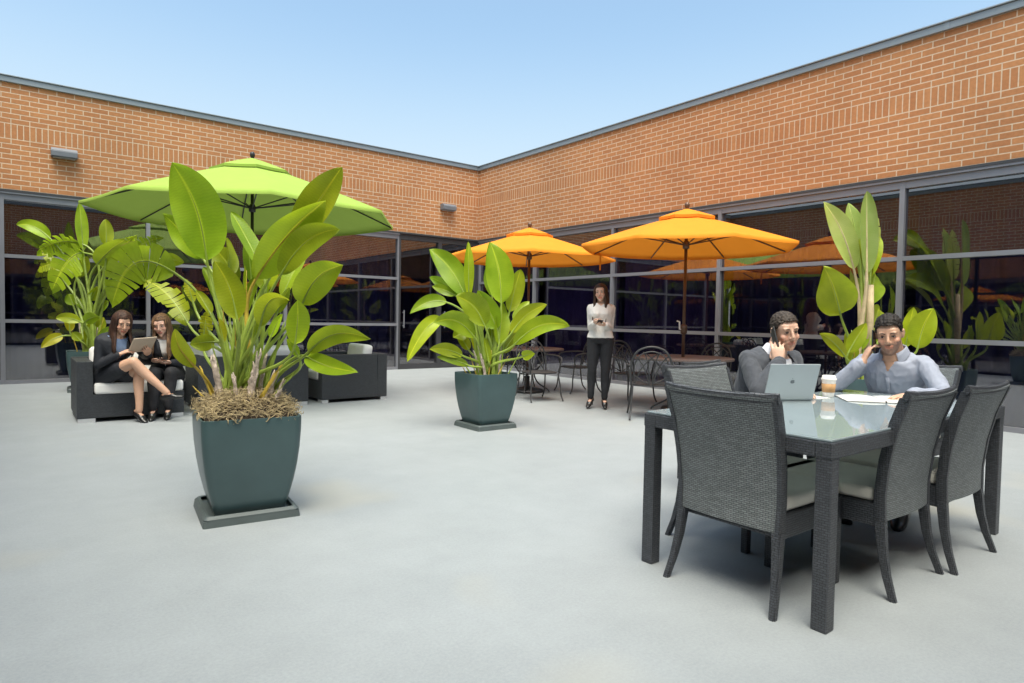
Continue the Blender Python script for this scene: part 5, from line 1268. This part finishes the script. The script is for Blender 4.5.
P.hand(b, 'R', ear+V((.0, -.01, .05))-P.J['wrR'], (-.7, -.5, -.1), (40, 48, 55, 62), .8); P.hand(b, 'L', (.45, 1, -.10), (.05, 0, -1), (22, 20, 24, 28), .2, 7)
def beard(p):
    if p.y < -.005 or p.z > -.028 or p.z < -.13 or abs(p.x) > .075: return None
    if p.y > .078 and abs(p.x) < .022 and abs(p.z+.0625) < .0115: return None
    if p.z > -.048 and abs(p.x) < .045 and not (abs(p.x) < .03 and p.z < -.042): return None
    k = .70+.10*noise.noise(p*300); return (k*.80, k*.80, k*.84)
P.finish_body(b, tint=beard)
b = B(); loft(b, P.torso_rings(.013, -.02, .955))
for sd in 'RL': P.arm(b, sd, .013, .86 if sd == 'R' else .93)
P.garment('shirt', b, M['shirt_b'], .0065, 1, (.008, 11), vcut(P, .87, .030)); P.collar(M['shirt_b'], .012, open_=34)
P.strip('placket', [P.torso_pt(t, 0, .0205) for t in (.45, .55, .65, .75, .82)], .012, .3, M['shirt_b'], side=(P.J['shR']-P.J['shL']).normalized())
b = B()
for t in (.5, .6, .7): 
    q = P.torso_pt(t, 0, .027); ell(b, q, (.0045, .0045, .0045), seg=8)
obj('buttons', b, M['shirt_b'], P.o, smooth=True)
w0, w1_ = P.J['elL'].lerp(P.J['wrL'], .92), P.J['elL'].lerp(P.J['wrL'], .985)
b = B(); tube(b, [w0, w1_], .0375, 16); wt = obj('watch', b, M['shoe'], P.o, smooth=True)
b = B(); loft(b, P.torso_rings(.012, -.12, .12))
for sd in 'RL': P.leg(b, sd, .016, .97)
P.garment('trousers', b, M['trouser_m'], .009, 3, (.005, 8))
for sd in 'RL':
    b = B(); P.foot(b, sd, .010); P.garment('shoe', b, M['shoe'], .007, 2, None)
P.hair_short(M['hair_k'], grow=(1.02, 1.04, 1.04), front=.080, side=.010, top=.022, rough=.006)
mw = Matrix.Translation(P.o.location) @ Matrix.Rotation(R(98), 4, 'Z'); hm = mw @ P.hm()
phone('phone', 'dark phone at the ear of the man in the blue shirt', 'phone', hm @ V((.088, .036, -.032)), hm.to_3x3() @ V((.05, .55, -.8)), hm.to_3x3() @ V((-1, .15, 0)))

# ------------------------------------------------------------------ camera, sky, sun
cam = bpy.data.cameras.new('camera'); cam.sensor_width = 36; cam.lens = 36*FPX/1024; cam.clip_end = 500; cam.clip_start = .05
co = bpy.data.objects.new('camera', cam); col.objects.link(co)
zb = -FWD.normalized(); xr = (RIGHT-zb*RIGHT.dot(zb)).normalized(); yu = zb.cross(xr)
m = Matrix((xr, yu, zb)).transposed().to_4x4(); m.translation = CAMPOS; co.matrix_world = m
scene.camera = co
EL, AZ = R(70), V((-.62, -.78, 0)).normalized()          # direction towards the sun on the ground plane
w = bpy.data.worlds.new('World'); scene.world = w; w.use_nodes = True; nt = w.node_tree
bg = nt.nodes['Background']; sky = N(nt, 'ShaderNodeTexSky', sky_type='NISHITA', sun_disc=False)
sky.sun_elevation = EL; sky.sun_rotation = math.atan2(AZ.x, AZ.y); sky.air_density = 1.0; sky.dust_density = 4.5; sky.ozone_density = 1.0
tn = N(nt, 'ShaderNodeMix', data_type='RGBA', blend_type='MULTIPLY'); tn.inputs['Factor'].default_value = 1; tn.inputs[7].default_value = (.90, 1.0, .92, 1); L(nt, sky.outputs[0], tn.inputs[6]); gc = N(nt, 'ShaderNodeTexCoord'); gs = N(nt, 'ShaderNodeSeparateXYZ'); L(nt, gc.outputs['Generated'], gs.inputs[0])
gr = N(nt, 'ShaderNodeMapRange', interpolation_type='SMOOTHSTEP'); gr.inputs[1].default_value = .10; gr.inputs[2].default_value = .44; gr.inputs[3].default_value = .70; gr.inputs[4].default_value = 0; L(nt, gs.outputs['Z'], gr.inputs[0])
hz = N(nt, 'ShaderNodeMix', data_type='RGBA'); hz.inputs[7].default_value = (2.5, 2.75, 2.9, 1); L(nt, gr.outputs[0], hz.inputs['Factor']); L(nt, tn.outputs[2], hz.inputs[6]); L(nt, hz.outputs[2], bg.inputs['Color']); bg.inputs['Strength'].default_value = .15
sl = bpy.data.lights.new('sun', 'SUN'); sl.energy = 1.5; sl.angle = R(40); sl.color = (1, .95, .88)
so = bpy.data.objects.new('sun', sl); col.objects.link(so)
dirv = V((AZ.x*math.cos(EL), AZ.y*math.cos(EL), math.sin(EL))); so.rotation_euler = dirv.to_track_quat('Z', 'Y').to_euler()
so.location = (0, 0, 20)
vs = scene.view_settings; vs.view_transform = 'Standard'; vs.look = 'None'; vs.exposure = 1.1; vs.gamma = 1
scene.cycles.use_denoising = True; scene.cycles.max_bounces = 10; scene.cycles.transparent_max_bounces = 16; scene.cycles.glossy_bounces = 4
scene.cycles.sample_clamp_indirect = 6
